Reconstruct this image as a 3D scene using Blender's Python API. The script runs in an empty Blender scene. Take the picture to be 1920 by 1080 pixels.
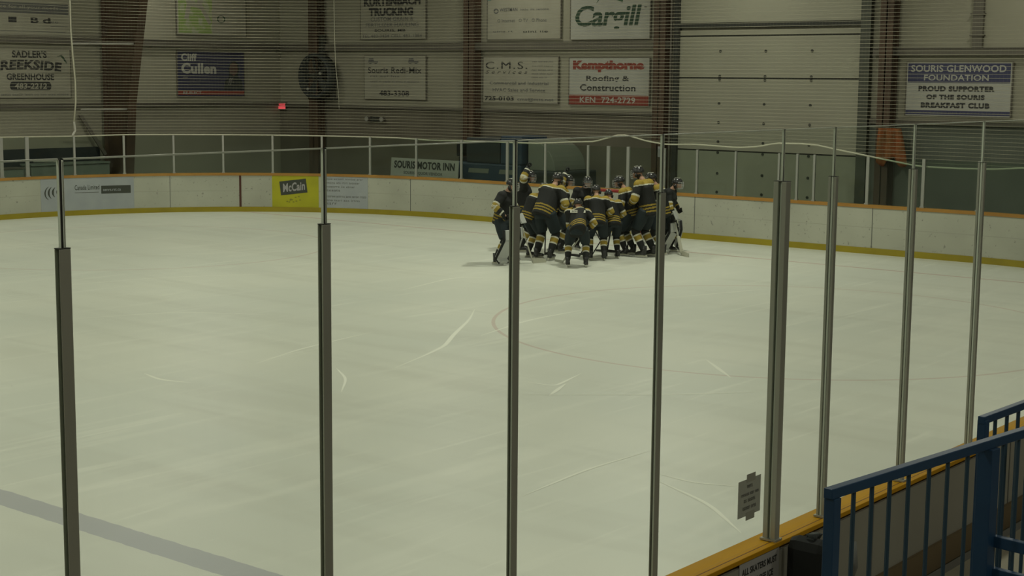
import bpy, bmesh, math, random
import numpy as np
from mathutils import Vector, Matrix
random.seed(7)
R_=math.radians
# ------------------------------------------------------------------ camera
CAM_H=3.8439; PITCH=0.1361; ROLL=0.0087; YAW=0.6797; FPX=2856.31
fw=Vector((math.cos(YAW)*math.cos(PITCH),math.sin(YAW)*math.cos(PITCH),-math.sin(PITCH)))
rt=Vector((math.sin(YAW),-math.cos(YAW),0)); up=rt.cross(fw)
r2=rt*math.cos(ROLL)+up*math.sin(ROLL); u2=up*math.cos(ROLL)-rt*math.sin(ROLL)
C=bpy.context.scene.collection
cam=bpy.data.objects.new('camera',bpy.data.cameras.new('camera')); C.objects.link(cam)
m=Matrix((r2,u2,-fw)).transposed().to_4x4(); m.translation=Vector((0,0,CAM_H)); cam.matrix_world=m
cam.data.sensor_width=36; cam.data.lens=FPX/1920*36; cam.data.clip_start=.05; cam.data.clip_end=200
sc=bpy.context.scene; sc.camera=cam
def at(x,y,X=None,Y=None,z=None):
    """point of the place seen at photo pixel x,y on the plane X=, Y= or z="""
    d=fw*FPX+r2*(x-960)-u2*(y-540)
    t=(z-CAM_H)/d.z if z is not None else (X/d.x if X is not None else Y/d.y)
    return Vector((0,0,CAM_H))+d*t
# ------------------------------------------------------------------ world, lamps, exposure
w=bpy.data.worlds.new('hall'); sc.world=w; w.use_nodes=True
w.node_tree.nodes['Background'].inputs[0].default_value=(.5,.52,.42,1); w.node_tree.nodes['Background'].inputs[1].default_value=.05
sc.view_settings.view_transform='Standard'; sc.view_settings.look='None'; sc.view_settings.exposure=0.0; sc.view_settings.gamma=1
sc.view_settings.use_curve_mapping=False
sc.cycles.transparent_max_bounces=40; sc.cycles.max_bounces=8
LAMP=(1.0,1.0,.84)
def lamp(x,y,z,e,size=1.2):
    l=bpy.data.lights.new('ceiling_lamp','AREA'); l.shape='RECTANGLE'; l.size=size; l.size_y=.5
    l.energy=e; l.color=LAMP
    o=bpy.data.objects.new('ceiling_lamp_light',l); C.objects.link(o); o.location=(x,y,z)
for lx in (0,9,18,27):
    for ly in (7,15.5,24,32.5):
        if (lx,ly)==(27,15.5): lamp(26.4,17.6,8.3,330,.6)
        else: lamp(lx,ly,8.3,160)
for lx in (-3,4,11,18): lamp(lx,-1.5,6.5,75)        # lamps over the stand
for ly in (13,21,29): lamp(34.3,ly,8.3,70)          # lamps over the aisle behind the end boards
for lx in (14,22,30): lamp(lx,38.2,8.3,70)          # lamps over the aisle across the ice
# ------------------------------------------------------------------ materials
def mat(name,col,rough=.6,metal=0,spec=.3,noise=None,bump=None,emit=None):
    m=bpy.data.materials.new(name); m.use_nodes=True; nt=m.node_tree; b=nt.nodes['Principled BSDF']
    b.inputs['Base Color'].default_value=(*col,1); b.inputs['Roughness'].default_value=rough
    b.inputs['Metallic'].default_value=metal; b.inputs['Specular IOR Level'].default_value=spec
    tc=nt.nodes.new('ShaderNodeTexCoord')
    if noise:
        col2,scale,lo,hi,strech=noise
        mp=nt.nodes.new('ShaderNodeMapping'); mp.inputs['Scale'].default_value=strech
        n=nt.nodes.new('ShaderNodeTexNoise'); n.inputs['Scale'].default_value=scale; n.inputs['Detail'].default_value=6
        r=nt.nodes.new('ShaderNodeValToRGB'); r.color_ramp.elements[0].position=lo; r.color_ramp.elements[1].position=hi
        r.color_ramp.elements[0].color=(*col2,1); r.color_ramp.elements[1].color=(*col,1)
        nt.links.new(tc.outputs['Object'],mp.inputs[0]); nt.links.new(mp.outputs[0],n.inputs['Vector'])
        nt.links.new(n.outputs['Fac'],r.inputs[0]); nt.links.new(r.outputs[0],b.inputs['Base Color'])
    if bump:
        n2=nt.nodes.new('ShaderNodeTexNoise'); n2.inputs['Scale'].default_value=bump[0]
        bp=nt.nodes.new('ShaderNodeBump'); bp.inputs['Strength'].default_value=bump[1]; bp.inputs['Distance'].default_value=.01
        nt.links.new(tc.outputs['Object'],n2.inputs['Vector']); nt.links.new(n2.outputs['Fac'],bp.inputs['Height']); nt.links.new(bp.outputs[0],b.inputs['Normal'])
    if emit:
        b.inputs['Emission Color'].default_value=(*emit[0],1); b.inputs['Emission Strength'].default_value=emit[1]
    return m
def s2l(r,g,b):
    f=lambda c:(c/255/12.92 if c/255<=.04045 else ((c/255+.055)/1.055)**2.4)
    return (f(r),f(g),f(b))
M={}
M['wall']=mat('wall_liner',(.31,.30,.225),.7,noise=((.255,.245,.185),.35,.3,.7,(1,1,1)))
M['wainscot']=mat('wainscot_board',(.17,.155,.115),.8,noise=((.12,.11,.08),.6,.3,.7,(1,1,1)))
M['wainscot_g']=mat('painted_block',(.15,.16,.13),.8,noise=((.11,.12,.098),.6,.3,.7,(1,1,1)))
M['steel']=mat('red_oxide_steel',(.085,.054,.033),.65,noise=((.06,.041,.027),1.2,.35,.65,(1,1,1)))
M['girt']=mat('girt_steel',(.14,.13,.10),.6,noise=((.11,.10,.08),.8,.3,.7,(1,1,1)))
M['palepipe']=mat('pale_pipe',(.42,.41,.36),.5)
M['signwhite']=mat('sign_white',(.335,.325,.255),.6,noise=((.30,.29,.225),2,.3,.7,(1,1,1)))
M['signwhite2']=mat('sign_bright',(.40,.40,.35),.6,noise=((.36,.36,.315),2,.3,.7,(1,1,1)))
M['ink']=mat('ink_black',(.035,.035,.033),.6)
M['inkgrey']=mat('ink_grey',(.13,.13,.12),.6)
M['inkgreen']=mat('ink_green',(.03,.06,.035),.6)
M['leafgreen']=mat('leaf_green',(.05,.11,.055),.6)
M['navy']=mat('sign_navy',(.05,.052,.105),.6)
M['blueposter']=mat('poster_blue',(.045,.046,.08),.6)
M['redposter']=mat('poster_red',(.24,.05,.035),.6)
M['redrust']=mat('letter_rust',(.22,.045,.03),.6)
M['teal']=mat('teal_swoosh',(.13,.26,.23),.6)
M['lime']=mat('map_green',(.25,.34,.11),.6,noise=((.36,.38,.25),3,.42,.52,(1,1,1)))
M['door']=mat('door_panel',(.32,.318,.24),.6,noise=((.28,.275,.21),.5,.3,.7,(1,1,1)))
M['seam']=mat('door_seam',(.04,.042,.034),.7)
M['boards']=mat('board_plastic',(.50,.50,.42),.35,spec=.4)
M['cap']=mat('cap_orange',(.42,.22,.05),.45,noise=((.33,.16,.035),1.5,.3,.7,(1,1,1)))
M['capnear']=mat('cap_yellow',(.46,.235,.006),.6,spec=.12,noise=((.40,.20,.005),1.2,.3,.7,(1,1,1)))
M['kick']=mat('kick_yellow',(.34,.27,.02),.4,noise=((.27,.21,.02),1.5,.3,.7,(1,1,1)))
M['adblue']=mat('ad_bluegrey',(.36,.38,.39),.45,noise=((.32,.34,.36),3,.3,.7,(1,1,1)))
M['adyellow']=mat('ad_yellow',(.42,.40,.02),.45,noise=((.34,.33,.02),1.6,.3,.6,(1,1,1)))
M['adblack']=mat('ad_black',(.05,.055,.045),.45)
M['alu']=mat('aluminium',(.42,.42,.37),.45,metal=.5,noise=((.36,.36,.31),3,.3,.7,(4,4,.3)))
M['alufar']=mat('aluminium_far',(.34,.34,.31),.45,metal=.35)
M['gasket']=mat('black_gasket',(.018,.018,.016),.5)
M['blue']=mat('rail_blue',(.013,.045,.10),.45,noise=((.011,.036,.08),4,.3,.7,(1,1,1)))
M['baluster']=mat('baluster_blue',(.02,.045,.07),.45)
M['concrete']=mat('concrete',(.30,.275,.21),.8,noise=((.24,.22,.165),1.2,.3,.7,(1,1,1)),bump=(30,.2))
M['farfloor']=mat('rubber_floor',(.12,.12,.10),.8)
M['backpanel']=mat('board_back',(.27,.26,.22),.6,noise=((.23,.22,.185),1.0,.3,.7,(1,1,1)))
M['brownbase']=mat('brown_base',(.13,.095,.05),.7)
M['black']=mat('black_fabric',(.012,.013,.013),.75)
M['blackgloss']=mat('black_shell',(.02,.02,.021),.25,spec=.5)
M['gold']=mat('jersey_gold',(.29,.205,.03),.75)
M['cream']=mat('jersey_white',(.50,.49,.40),.75)
M['pants']=mat('pants_dark',(.012,.02,.024),.7)
M['skin']=mat('skin',(.42,.25,.18),.55)
M['padwhite']=mat('goalie_pad_white',(.45,.46,.44),.5)
M['metal']=mat('blade_steel',(.55,.55,.54),.3,metal=.8)
M['stickblack']=mat('stick_black',(.03,.03,.03),.4)
M['stickpale']=mat('stick_pale',(.42,.42,.36),.4)
M['goalred']=mat('goal_red',(.24,.02,.015),.4)
M['paper']=mat('paper_grey',(.36,.37,.32),.7)
M['paperwhite']=mat('paper_white',(.34,.33,.33),.7)
M['tape']=mat('masking_tape',(.30,.30,.25),.7)
M['machineblue']=mat('machine_blue',(.03,.05,.075),.5)
M['machinedark']=mat('machine_dark',(.03,.036,.036),.6)
M['machinepale']=mat('machine_pale',(.17,.18,.145),.5)
M['orange']=mat('orange_cloth',(.28,.075,.02),.8,noise=((.20,.09,.03),3,.35,.65,(1,1,1)))
M['rope']=mat('rope_pale',(.45,.44,.34),.7)
M['palegreen']=mat('pale_green_panel',(.20,.23,.19),.6)
M['exit']=mat('exit_red',(.6,.08,.08),.5,emit=((1,.1,.12),.55))
M['lens']=mat('lamp_lens',(.3,.3,.26),.4)
M['edge']=mat('glass_edge_highlight',(.6,.64,.55),.4)  # bright highlight of the pane edges put into the diffuse colour
M['eye']=mat('eye_dark',(.02,.015,.01),.3)
M['ceiling']=mat('ceiling_liner',(.35,.35,.28),.8)
def glassmat(name,tint,g=.06):
    m=bpy.data.materials.new(name); m.use_nodes=True; nt=m.node_tree; nt.nodes.clear()
    o=nt.nodes.new('ShaderNodeOutputMaterial'); t=nt.nodes.new('ShaderNodeBsdfTransparent'); t.inputs[0].default_value=(*tint,1)
    gl=nt.nodes.new('ShaderNodeBsdfGlossy'); gl.inputs['Roughness'].default_value=.03; gl.inputs[0].default_value=(.9,.95,.9,1)
    lw=nt.nodes.new('ShaderNodeLayerWeight'); lw.inputs[0].default_value=.5; pw=nt.nodes.new('ShaderNodeMath'); pw.operation='POWER'; pw.inputs[1].default_value=5
    fr=nt.nodes.new('ShaderNodeMath'); fr.operation='MULTIPLY_ADD'; fr.inputs[1].default_value=.5; fr.inputs[2].default_value=.012; mx=nt.nodes.new('ShaderNodeMixShader')
    nt.links.new(lw.outputs['Facing'],pw.inputs[0]); nt.links.new(pw.outputs[0],fr.inputs[0]); nt.links.new(fr.outputs[0],mx.inputs[0]); nt.links.new(t.outputs[0],mx.inputs[1]); nt.links.new(gl.outputs[0],mx.inputs[2]); nt.links.new(mx.outputs[0],o.inputs[0])
    return m
M['glass']=glassmat('clear_acrylic',(.955,.975,.96))
M['glassfar']=glassmat('clear_acrylic_far',(.87,.915,.885))
def gridmat(name,pitch,wh,wv,col,horizontal_axis='s'):
    """open mesh: strands every pitch, cut by UV (u along, v up, in metres)"""
    m=bpy.data.materials.new(name); m.use_nodes=True; nt=m.node_tree; nt.nodes.clear(); L=nt.links
    o=nt.nodes.new('ShaderNodeOutputMaterial'); t=nt.nodes.new('ShaderNodeBsdfTransparent'); d=nt.nodes.new('ShaderNodeBsdfDiffuse'); d.inputs[0].default_value=(*col,1)
    uv=nt.nodes.new('ShaderNodeTexCoord'); sp=nt.nodes.new('ShaderNodeSeparateXYZ'); L.new(uv.outputs['UV'],sp.inputs[0])
    def strand(src,wd):
        a=nt.nodes.new('ShaderNodeMath'); a.operation='MODULO'; a.inputs[1].default_value=pitch; L.new(src,a.inputs[0])
        b=nt.nodes.new('ShaderNodeMath'); b.operation='LESS_THAN'; b.inputs[1].default_value=wd; L.new(a.outputs[0],b.inputs[0]); return b.outputs[0]
    mx0=nt.nodes.new('ShaderNodeMath'); mx0.operation='MAXIMUM'; L.new(strand(sp.outputs[0],wv),mx0.inputs[0]); L.new(strand(sp.outputs[1],wh),mx0.inputs[1])
    mx=nt.nodes.new('ShaderNodeMixShader'); L.new(mx0.outputs[0],mx.inputs[0]); L.new(t.outputs[0],mx.inputs[1]); L.new(d.outputs[0],mx.inputs[2]); L.new(mx.outputs[0],o.inputs[0])
    return m
M['net']=gridmat('safety_net',.084,.0075,.0008,(.30,.29,.22))
M['goalnet']=gridmat('goal_net',.05,.012,.012,(.55,.55,.5))
# puck-marked boards
def boards_mat():
    m=M['boards']; nt=m.node_tree; L=nt.links; b=nt.nodes['Principled BSDF']; tc=nt.nodes.new('ShaderNodeTexCoord')
    n=nt.nodes.new('ShaderNodeTexNoise'); n.inputs['Scale'].default_value=16; n.inputs['Detail'].default_value=5; L.new(tc.outputs['Object'],n.inputs['Vector'])
    r=nt.nodes.new('ShaderNodeValToRGB'); r.color_ramp.elements[0].position=.27; r.color_ramp.elements[0].color=(.27,.27,.23,1); r.color_ramp.elements[1].position=.36; r.color_ramp.elements[1].color=(.50,.50,.415,1)
    L.new(n.outputs['Fac'],r.inputs[0])
    n2=nt.nodes.new('ShaderNodeTexNoise'); n2.inputs['Scale'].default_value=.8; L.new(tc.outputs['Object'],n2.inputs['Vector'])
    mx=nt.nodes.new('ShaderNodeMix'); mx.data_type='RGBA'; mx.blend_type='MULTIPLY'; mx.inputs[0].default_value=.35
    L.new(r.outputs[0],mx.inputs[6]); L.new(n2.outputs['Fac'],mx.inputs[7])
    sp=nt.nodes.new('ShaderNodeSeparateXYZ'); L.new(tc.outputs['Object'],sp.inputs[0])
    c=nt.nodes.new('ShaderNodeMath'); c.operation='COMPARE'; c.inputs[1].default_value=.6; c.inputs[2].default_value=.008; L.new(sp.outputs[2],c.inputs[0])
    mx2=nt.nodes.new('ShaderNodeMix'); mx2.data_type='RGBA'; mx2.inputs[7].default_value=(.36,.36,.30,1); L.new(c.outputs[0],mx2.inputs[0]); L.new(mx.outputs[2],mx2.inputs[6])
    L.new(mx2.outputs[2],b.inputs['Base Color'])
boards_mat()
# ------------------------------------------------------------------ mesh helpers
class MB:
    def __init__(s): s.v=[]; s.f=[]; s.mi=[]
    def add(s,vs,fs,k=0):
        n=len(s.v); s.v+= [tuple(x) for x in vs]; s.f+=[tuple(n+i for i in f) for f in fs]; s.mi+=[k]*len(fs); return s
    def box(s,a,b,k=0,Mx=None):
        x0,x1=sorted((a[0],b[0]));y0,y1=sorted((a[1],b[1]));z0,z1=sorted((a[2],b[2]))
        vs=[Vector(p) for p in ((x0,y0,z0),(x1,y0,z0),(x1,y1,z0),(x0,y1,z0),(x0,y0,z1),(x1,y0,z1),(x1,y1,z1),(x0,y1,z1))]
        if Mx: vs=[Mx@v for v in vs]
        return s.add(vs,[(0,3,2,1),(4,5,6,7),(0,1,5,4),(1,2,6,5),(2,3,7,6),(3,0,4,7)],k)
    def bar(s,p,q,w,h,upv=(0,0,1),k=0):
        p=Vector(p);q=Vector(q); d=(q-p).normalized(); a=d.cross(Vector(upv))
        if a.length<1e-4: a=d.cross(Vector((1,0,0)))
        a.normalize(); b=a.cross(d).normalized()
        vs=[c+a*sx*w/2+b*sy*h/2 for c in (p,q) for sx,sy in ((-1,-1),(1,-1),(1,1),(-1,1))]
        return s.add(vs,[(3,2,1,0),(4,5,6,7),(0,1,5,4),(1,2,6,5),(2,3,7,6),(3,0,4,7)],k)
    def tube(s,pts,rad,n=8,k=0,cap=True):
        pts=[Vector(p) for p in pts]; rad=rad if hasattr(rad,'__len__') else [rad]*len(pts)
        ref=None; rings=[]
        for i,p in enumerate(pts):
            d=(pts[min(i+1,len(pts)-1)]-pts[max(i-1,0)]).normalized()
            if ref is None: ref=d.orthogonal().normalized()
            a=(ref-d*ref.dot(d)); a=a.normalized() if a.length>1e-5 else d.orthogonal().normalized(); ref=a; b=d.cross(a)
            r=rad[i]; rx,ry=(r if hasattr(r,'__len__') else (r,r))
            rings.append([p+a*math.cos(t)*rx+b*math.sin(t)*ry for t in [2*math.pi*j/n for j in range(n)]])
        vs=[v for r in rings for v in r]; fs=[(i*n+j,i*n+(j+1)%n,(i+1)*n+(j+1)%n,(i+1)*n+j) for i in range(len(pts)-1) for j in range(n)]
        if cap: fs+=[tuple(range(n-1,-1,-1)),tuple((len(pts)-1)*n+j for j in range(n))]
        return s.add(vs,fs,k)
    def ball(s,c,r,n=12,k=0,Mx=None,zmin=-1):
        c=Vector(c); r=r if hasattr(r,'__len__') else (r,r,r); m_=n//2+1; vs=[];fs=[]
        t0=math.acos(max(-1,min(1,zmin)))
        for i in range(m_+1):
            t=t0*i/m_ 
            for j in range(n):
                p=2*math.pi*j/n; v=Vector((r[0]*math.sin(t)*math.cos(p),r[1]*math.sin(t)*math.sin(p),r[2]*math.cos(t)))
                vs.append(c+(Mx@v if Mx else v))
        for i in range(m_):
            for j in range(n): fs.append((i*n+j,(i+1)*n+j,(i+1)*n+(j+1)%n,i*n+(j+1)%n))
        fs.append(tuple(m_*n+j for j in range(n-1,-1,-1)))
        return s.add(vs,fs,k)
    def lathe(s,c,prof,n=20,k=0,Mx=None):
        c=Vector(c); vs=[];fs=[]
        for r,z in prof:
            for j in range(n):
                v=Vector((r*math.cos(2*math.pi*j/n),r*math.sin(2*math.pi*j/n),z)); vs.append(c+(Mx@v if Mx else v))
        for i in range(len(prof)-1):
            for j in range(n): fs.append((i*n+j,i*n+(j+1)%n,(i+1)*n+(j+1)%n,(i+1)*n+j))
        return s.add(vs,fs,k)
    def poly(s,pts,th,k=0):
        """flat outline in local xy with thickness th in z"""
        n=len(pts); vs=[(x,y,0) for x,y in pts]+[(x,y,th) for x,y in pts]
        return s.add(vs,[tuple(range(n-1,-1,-1)),tuple(range(n,2*n))]+[(i,(i+1)%n,n+(i+1)%n,n+i) for i in range(n)],k)
    def build(s,name,mats,parent=None,smooth=False,Mx=None,fn=None,bevel=0,loc=None):
        me=bpy.data.meshes.new(name); vs=s.v
        if Mx: vs=[tuple(Mx@Vector(v)) for v in vs]
        if fn: vs=[tuple(fn(v)) for v in vs]
        if loc is not None: vs=[(v[0]-loc[0],v[1]-loc[1],v[2]-loc[2]) for v in vs]
        me.from_pydata(vs,[],s.f)
        mats=mats if isinstance(mats,(list,tuple)) else [mats]
        for q in mats: me.materials.append(q)
        me.polygons.foreach_set('material_index',s.mi)
        if smooth: me.polygons.foreach_set('use_smooth',[True]*len(s.f))
        me.update(); o=bpy.data.objects.new(name,me); C.objects.link(o)
        if loc is not None: o.location=loc
        if parent: o.parent=parent
        if bevel:
            b=o.modifiers.new('b','BEVEL'); b.width=bevel; b.segments=2; b.limit_method='ANGLE'
        return o
def tag(o,label,cat,group=None,kind=None):
    o['label']=label; o['category']=cat
    if group:o['group']=group
    if kind:o['kind']=kind
    return o
def struct(o,label=None):
    o['kind']='structure'
    if label:o['label']=label
    return o
def empty(name,loc=(0,0,0),rz=0):
    o=bpy.data.objects.new(name,None); C.objects.link(o); o.location=loc; o.rotation_euler=(0,0,rz); return o
_tc={}
def text_mesh(body,bold=0,space=1.0,shear=0,res=3):
    key=(body,bold,space,shear)
    if key in _tc: return _tc[key]
    cu=bpy.data.curves.new('t','FONT'); cu.body=body; cu.offset=bold; cu.space_character=space; cu.shear=shear; cu.resolution_u=res; cu.align_x='CENTER'; cu.space_line=1.0
    o=bpy.data.objects.new('t',cu); C.objects.link(o); bpy.context.view_layer.update()
    me=bpy.data.meshes.new_from_object(o.evaluated_get(bpy.context.evaluated_depsgraph_get()))
    v=[tuple(x.co) for x in me.vertices]; f=[tuple(p.vertices) for p in me.polygons]
    bpy.data.objects.remove(o); bpy.data.meshes.remove(me); bpy.data.curves.remove(cu); _tc[key]=(v,f); return v,f
def lettering(body,box,material,parent,fn,d=.006,bold=.02,space=1.05,shear=0,warp=None,slope=0):
    """text fitted in box (u0,v0,u1,v1) of a sign, mapped by fn(u,v,depth)"""
    v,f=text_mesh(body,bold,space,shear); A=np.array(v); mn=A.min(0);mx=A.max(0); s=[]
    for x,y,z in v:
        u=box[0]+(x-mn[0])/(mx[0]-mn[0])*(box[2]-box[0]); q=(y-mn[1])/(mx[1]-mn[1])*(box[3]-box[1])+box[1]
        if warp: q+=warp*(1-((u-(box[0]+box[2])/2)/((box[2]-box[0])/2))**2)
        q+=slope*(u-box[0])
        s.append(fn((u,q,d)))
    me=bpy.data.meshes.new('lettering'); me.from_pydata([tuple(p) for p in s],[],f); me.materials.append(material)
    o=bpy.data.objects.new('lettering',me); C.objects.link(o); o.parent=parent; return o

# ------------------------------------------------------------------ rink outline
A_Y=4.3637; HB=1.1118; HG=3.5708; HS=3.2683; FAR=36.1681; EX=31.7146; BLX=7.4916; RAD=8.6985
cx,cy=EX-RAD,FAR-RAD
def curve(s):
    """outline point and inward normal; s=0 at y=5 on the end-board line, growing to the far side (negative s runs into the near corner)"""
    ny=A_Y+RAD; smin=ny-5.0
    if s<smin:
        an=(s-smin)/RAD
        if an>-math.pi/2: return Vector((cx+RAD*math.cos(an),ny+RAD*math.sin(an),0)),Vector((-math.cos(an),-math.sin(an),0))
        return Vector((cx+(s-smin+RAD*math.pi/2),A_Y,0)),Vector((0,1,0))
    L1=cy-5.0
    if s<L1: return Vector((EX,5+s,0)),Vector((-1,0,0))
    s-=L1
    if s<RAD*math.pi/2:
        an=s/RAD; return Vector((cx+RAD*math.cos(an),cy+RAD*math.sin(an),0)),Vector((-math.cos(an),-math.sin(an),0))
    s-=RAD*math.pi/2; return Vector((cx-s,FAR,0)),Vector((0,-1,0))
def sweep(s0,s1,prof,step=.35,k=0,mb=None):
    """sweep closed profile [(inward offset, z)] along the outline"""
    mb=mb or MB(); n=max(1,int(abs(s1-s0)/step)); m_=len(prof); vs=[]
    for i in range(n+1):
        p,nn=curve(s0+(s1-s0)*i/n)
        vs+=[p+nn*a+Vector((0,0,z)) for a,z in prof]
    fs=[(i*m_+j,i*m_+(j+1)%m_,(i+1)*m_+(j+1)%m_,(i+1)*m_+j) for i in range(n) for j in range(m_)]
    fs+=[tuple(range(m_-1,-1,-1)),tuple(n*m_+j for j in range(m_))]
    return mb.add(vs,fs,k)
def rect(a0,a1,z0,z1): return [(a0,z0),(a1,z0),(a1,z1),(a0,z1)]

# ------------------------------------------------------------------ structure: ice, floors, walls
def ice_mat():
    m=bpy.data.materials.new('ice'); m.use_nodes=True; nt=m.node_tree; L=nt.links; b=nt.nodes['Principled BSDF']
    b.inputs['Roughness'].default_value=.42; b.inputs['Specular IOR Level'].default_value=.25
    tc=nt.nodes.new('ShaderNodeTexCoord'); N=lambda t:nt.nodes.new(t)
    def math_(op,a,b_=None,c=None):
        n=N('ShaderNodeMath'); n.operation=op
        for i,x in enumerate((a,b_,c)):
            if x is None: continue
            if isinstance(x,(int,float)): n.inputs[i].default_value=x
            else: L.new(x,n.inputs[i])
        return n.outputs[0]
    def mix(f,a,b_):
        n=N('ShaderNodeMix'); n.data_type='RGBA'
        for i,x in ((0,f),(6,a),(7,b_)):
            if isinstance(x,(int,float)): n.inputs[i].default_value=x
            elif isinstance(x,tuple): n.inputs[i].default_value=(*x,1)
            else: L.new(x,n.inputs[i])
        return n.outputs[2]
    def noise(scale,rot,st,detail=6,dist=0):
        mp=N('ShaderNodeMapping'); mp.inputs['Rotation'].default_value=(0,0,rot); mp.inputs['Scale'].default_value=st; L.new(tc.outputs['Object'],mp.inputs[0])
        n=N('ShaderNodeTexNoise'); n.inputs['Scale'].default_value=scale; n.inputs['Detail'].default_value=detail; n.inputs['Distortion'].default_value=dist; L.new(mp.outputs[0],n.inputs['Vector']); return n.outputs['Fac']
    def ramp(f,lo,hi):
        r=N('ShaderNodeMapRange'); r.inputs[1].default_value=lo; r.inputs[2].default_value=hi; L.new(f,r.inputs[0]); return r.outputs[0]
    base=mix(ramp(noise(.25,0,(1,1,1),4),.35,.65),(.61,.625,.555),(.67,.675,.59))
    base=mix(math_('MULTIPLY',ramp(noise(1.6,R_(50),(1,.12,1),8,.6),.5,.72),.45),base,(.52,.52,.45))
    base=mix(math_('MULTIPLY',ramp(noise(2.6,R_(-48),(.1,1,1),8,.4),.55,.75),.5),base,(.76,.76,.67))
    base=mix(math_('MULTIPLY',ramp(noise(5,R_(20),(.08,1,1),8,.8),.6,.75),.5),base,(.78,.78,.69))
    sp=N('ShaderNodeSeparateXYZ'); L.new(tc.outputs['Object'],sp.inputs[0]); X,Y=sp.outputs[0],sp.outputs[1]
    wob=math_('MULTIPLY',math_('SUBTRACT',noise(6,0,(1,1,1)),.5),.05)
    def band(v,c,hw): return math_('COMPARE',math_('ADD',v,wob),c,hw)
    base=mix(math_('MULTIPLY',band(X,BLX+.15,.155),.62),base,(.30,.30,.36))
    base=mix(math_('MULTIPLY',band(X,29.2,.04),.6),base,(.45,.18,.15))
    for (qx,qy,rr) in ((21.45,11.8,4.6),(21.45,28.7,4.6)):
        d=math_('SQRT',math_('ADD',math_('POWER',math_('ABSOLUTE',math_('SUBTRACT',X,qx)),2),math_('POWER',math_('ABSOLUTE',math_('SUBTRACT',Y,qy)),2)))
        base=mix(math_('MULTIPLY',math_('COMPARE',d,rr,.03),.38),base,(.45,.24,.2))
    fl=ramp(noise(14,.3,(1,.5,1),3),.76,.8); base=mix(math_('MULTIPLY',fl,.6),base,(.25,.25,.22))
    L.new(base,b.inputs['Base Color'])
    return m
M['ice']=ice_mat()
mb=MB(); pts=[]
n=60
loop=[curve(-RAD*math.pi/2+(A_Y+RAD-5)+i*(cy-5+RAD*math.pi/2-(A_Y+RAD-5)+RAD*math.pi/2)/n)[0] for i in range(n+1)]
loop=[Vector((-6,A_Y,0))]+loop+[Vector((-6,FAR,0))]
mb.add(loop+[v-Vector((0,0,.1)) for v in loop],[tuple(range(len(loop)))])
o=mb.build('floor_ice',M['ice']); struct(o,'pale scratched skating ice with a blue line')
SX=36.71; SY=FAR+4; HC=9.0; NY=-8.0; WX=-7.0
NF=.36
MB().box((WX,A_Y-.2,-.3),(SX,SY,-.02)).build('floor_concrete',M['farfloor'])['kind']='structure'
MB().box((WX,-.2,-.25),(SX,A_Y-.16,NF)).build('floor_walkway',M['concrete'])['kind']='structure'
struct(MB().box((SX,NY,-.3),(SX+.2,SY+.2,HC)).build('wall_right',M['wall']),'off-white metal clad end wall behind the net')
struct(MB().box((WX,SY,-.3),(SX,SY+.2,HC)).build('wall_left',M['wall']),'off-white metal clad side wall across the ice')
MB().box((WX-.2,NY,-.3),(WX,SY+.2,HC)).build('wall_back',M['wall'])['kind']='structure'
MB().box((WX,NY-.2,-.3),(SX+.2,NY,HC)).build('wall_front',M['wall'])['kind']='structure'
MB().box((WX-.2,NY-.2,HC),(SX+.2,SY+.2,HC+.2)).build('ceiling',M['ceiling'])['kind']='structure'
# stand deck the camera and railing stand on
MB().box((WX+.05,NY+.05,NF),(7.5,1.9,1.42)).build('floor_stand_deck',M['concrete'])['kind']='structure'
# lower wall boarding
DY0,DY1=18.05,23.6   # overhead door opening
struct(MB().box((SX-.03,DY1+.25,0),(SX,SY,2.86)).build('trim_1',M['wainscot']),'darker boarding along the foot of the end wall')
struct(MB().box((SX-.03,NY,0),(SX,DY0-.25,2.84)).build('trim_2',M['wainscot_g']),'dark green-grey boarding right of the overhead door')
# girts
def girt(name,p,q,h=.22,d=.16):
    b=MB(); b.bar(p,q,d,h); b.bar(Vector(p)+Vector((0,0,h/2)),Vector(q)+Vector((0,0,h/2)),d+.04,.02); b.bar(Vector(p)-Vector((0,0,h/2)),Vector(q)-Vector((0,0,h/2)),d+.04,.02)
    return struct(b.build(name,M['girt']))
girt('trim_3',(SX-.08,DY1+.3,4.86),(SX-.08,SY,4.86),.2)
girt('trim_4',(SX-.08,NY,4.62),(SX-.08,DY0-.35,4.62),.17)
girt('trim_5',(WX,SY-.08,4.90),(SX-.2,SY-.08,4.90),.2)
girt('trim_6',(SX-.06,DY1+.3,2.89),(SX-.06,SY,2.89),.07,.1)
girt('trim_7',(SX-.06,NY,2.86),(SX-.06,DY0-.3,2.86),.10,.1)
girt('trim_8',(WX,SY-.06,2.93),(SX-.2,SY-.06,2.93),.10,.12)
# columns on the end wall
def hcolumn(name,y,label,wd=.40,x0=SX-.45,x1=SX-.09):
    b=MB(); b.box((x0,y-wd/2,-.02),(x0+.03,y+wd/2,HC)); b.box((x1-.03,y-wd/2,-.02),(x1,y+wd/2,HC)); b.box((x0,y-.015,-.02),(x1,y+.015,HC)); b.box((x0-.05,y-wd/2-.05,-.02),(x1,y+wd/2+.05,.03))
    o=b.build(name,M['steel']); return tag(o,label,'column','steel columns of the end wall')
X3=at(878,120,X=SX-.45).y; X4=at(1235,120,X=SX-.45).y; X2=at(586,60,X=SX-.45).y
hcolumn('steel_column',X3,'rust-brown steel column between the trucking and television signs',.42)
hcolumn('steel_column',X4,'rust-brown steel column just left of the pale overhead door',.38)
hcolumn('steel_column',X2,'dim brown steel column above the dark round wall fan',.42)
o=hcolumn('steel_column',at(1662,60,X=SX-.45).y,'reddish steel column just right of the pale overhead door',.36)
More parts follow.
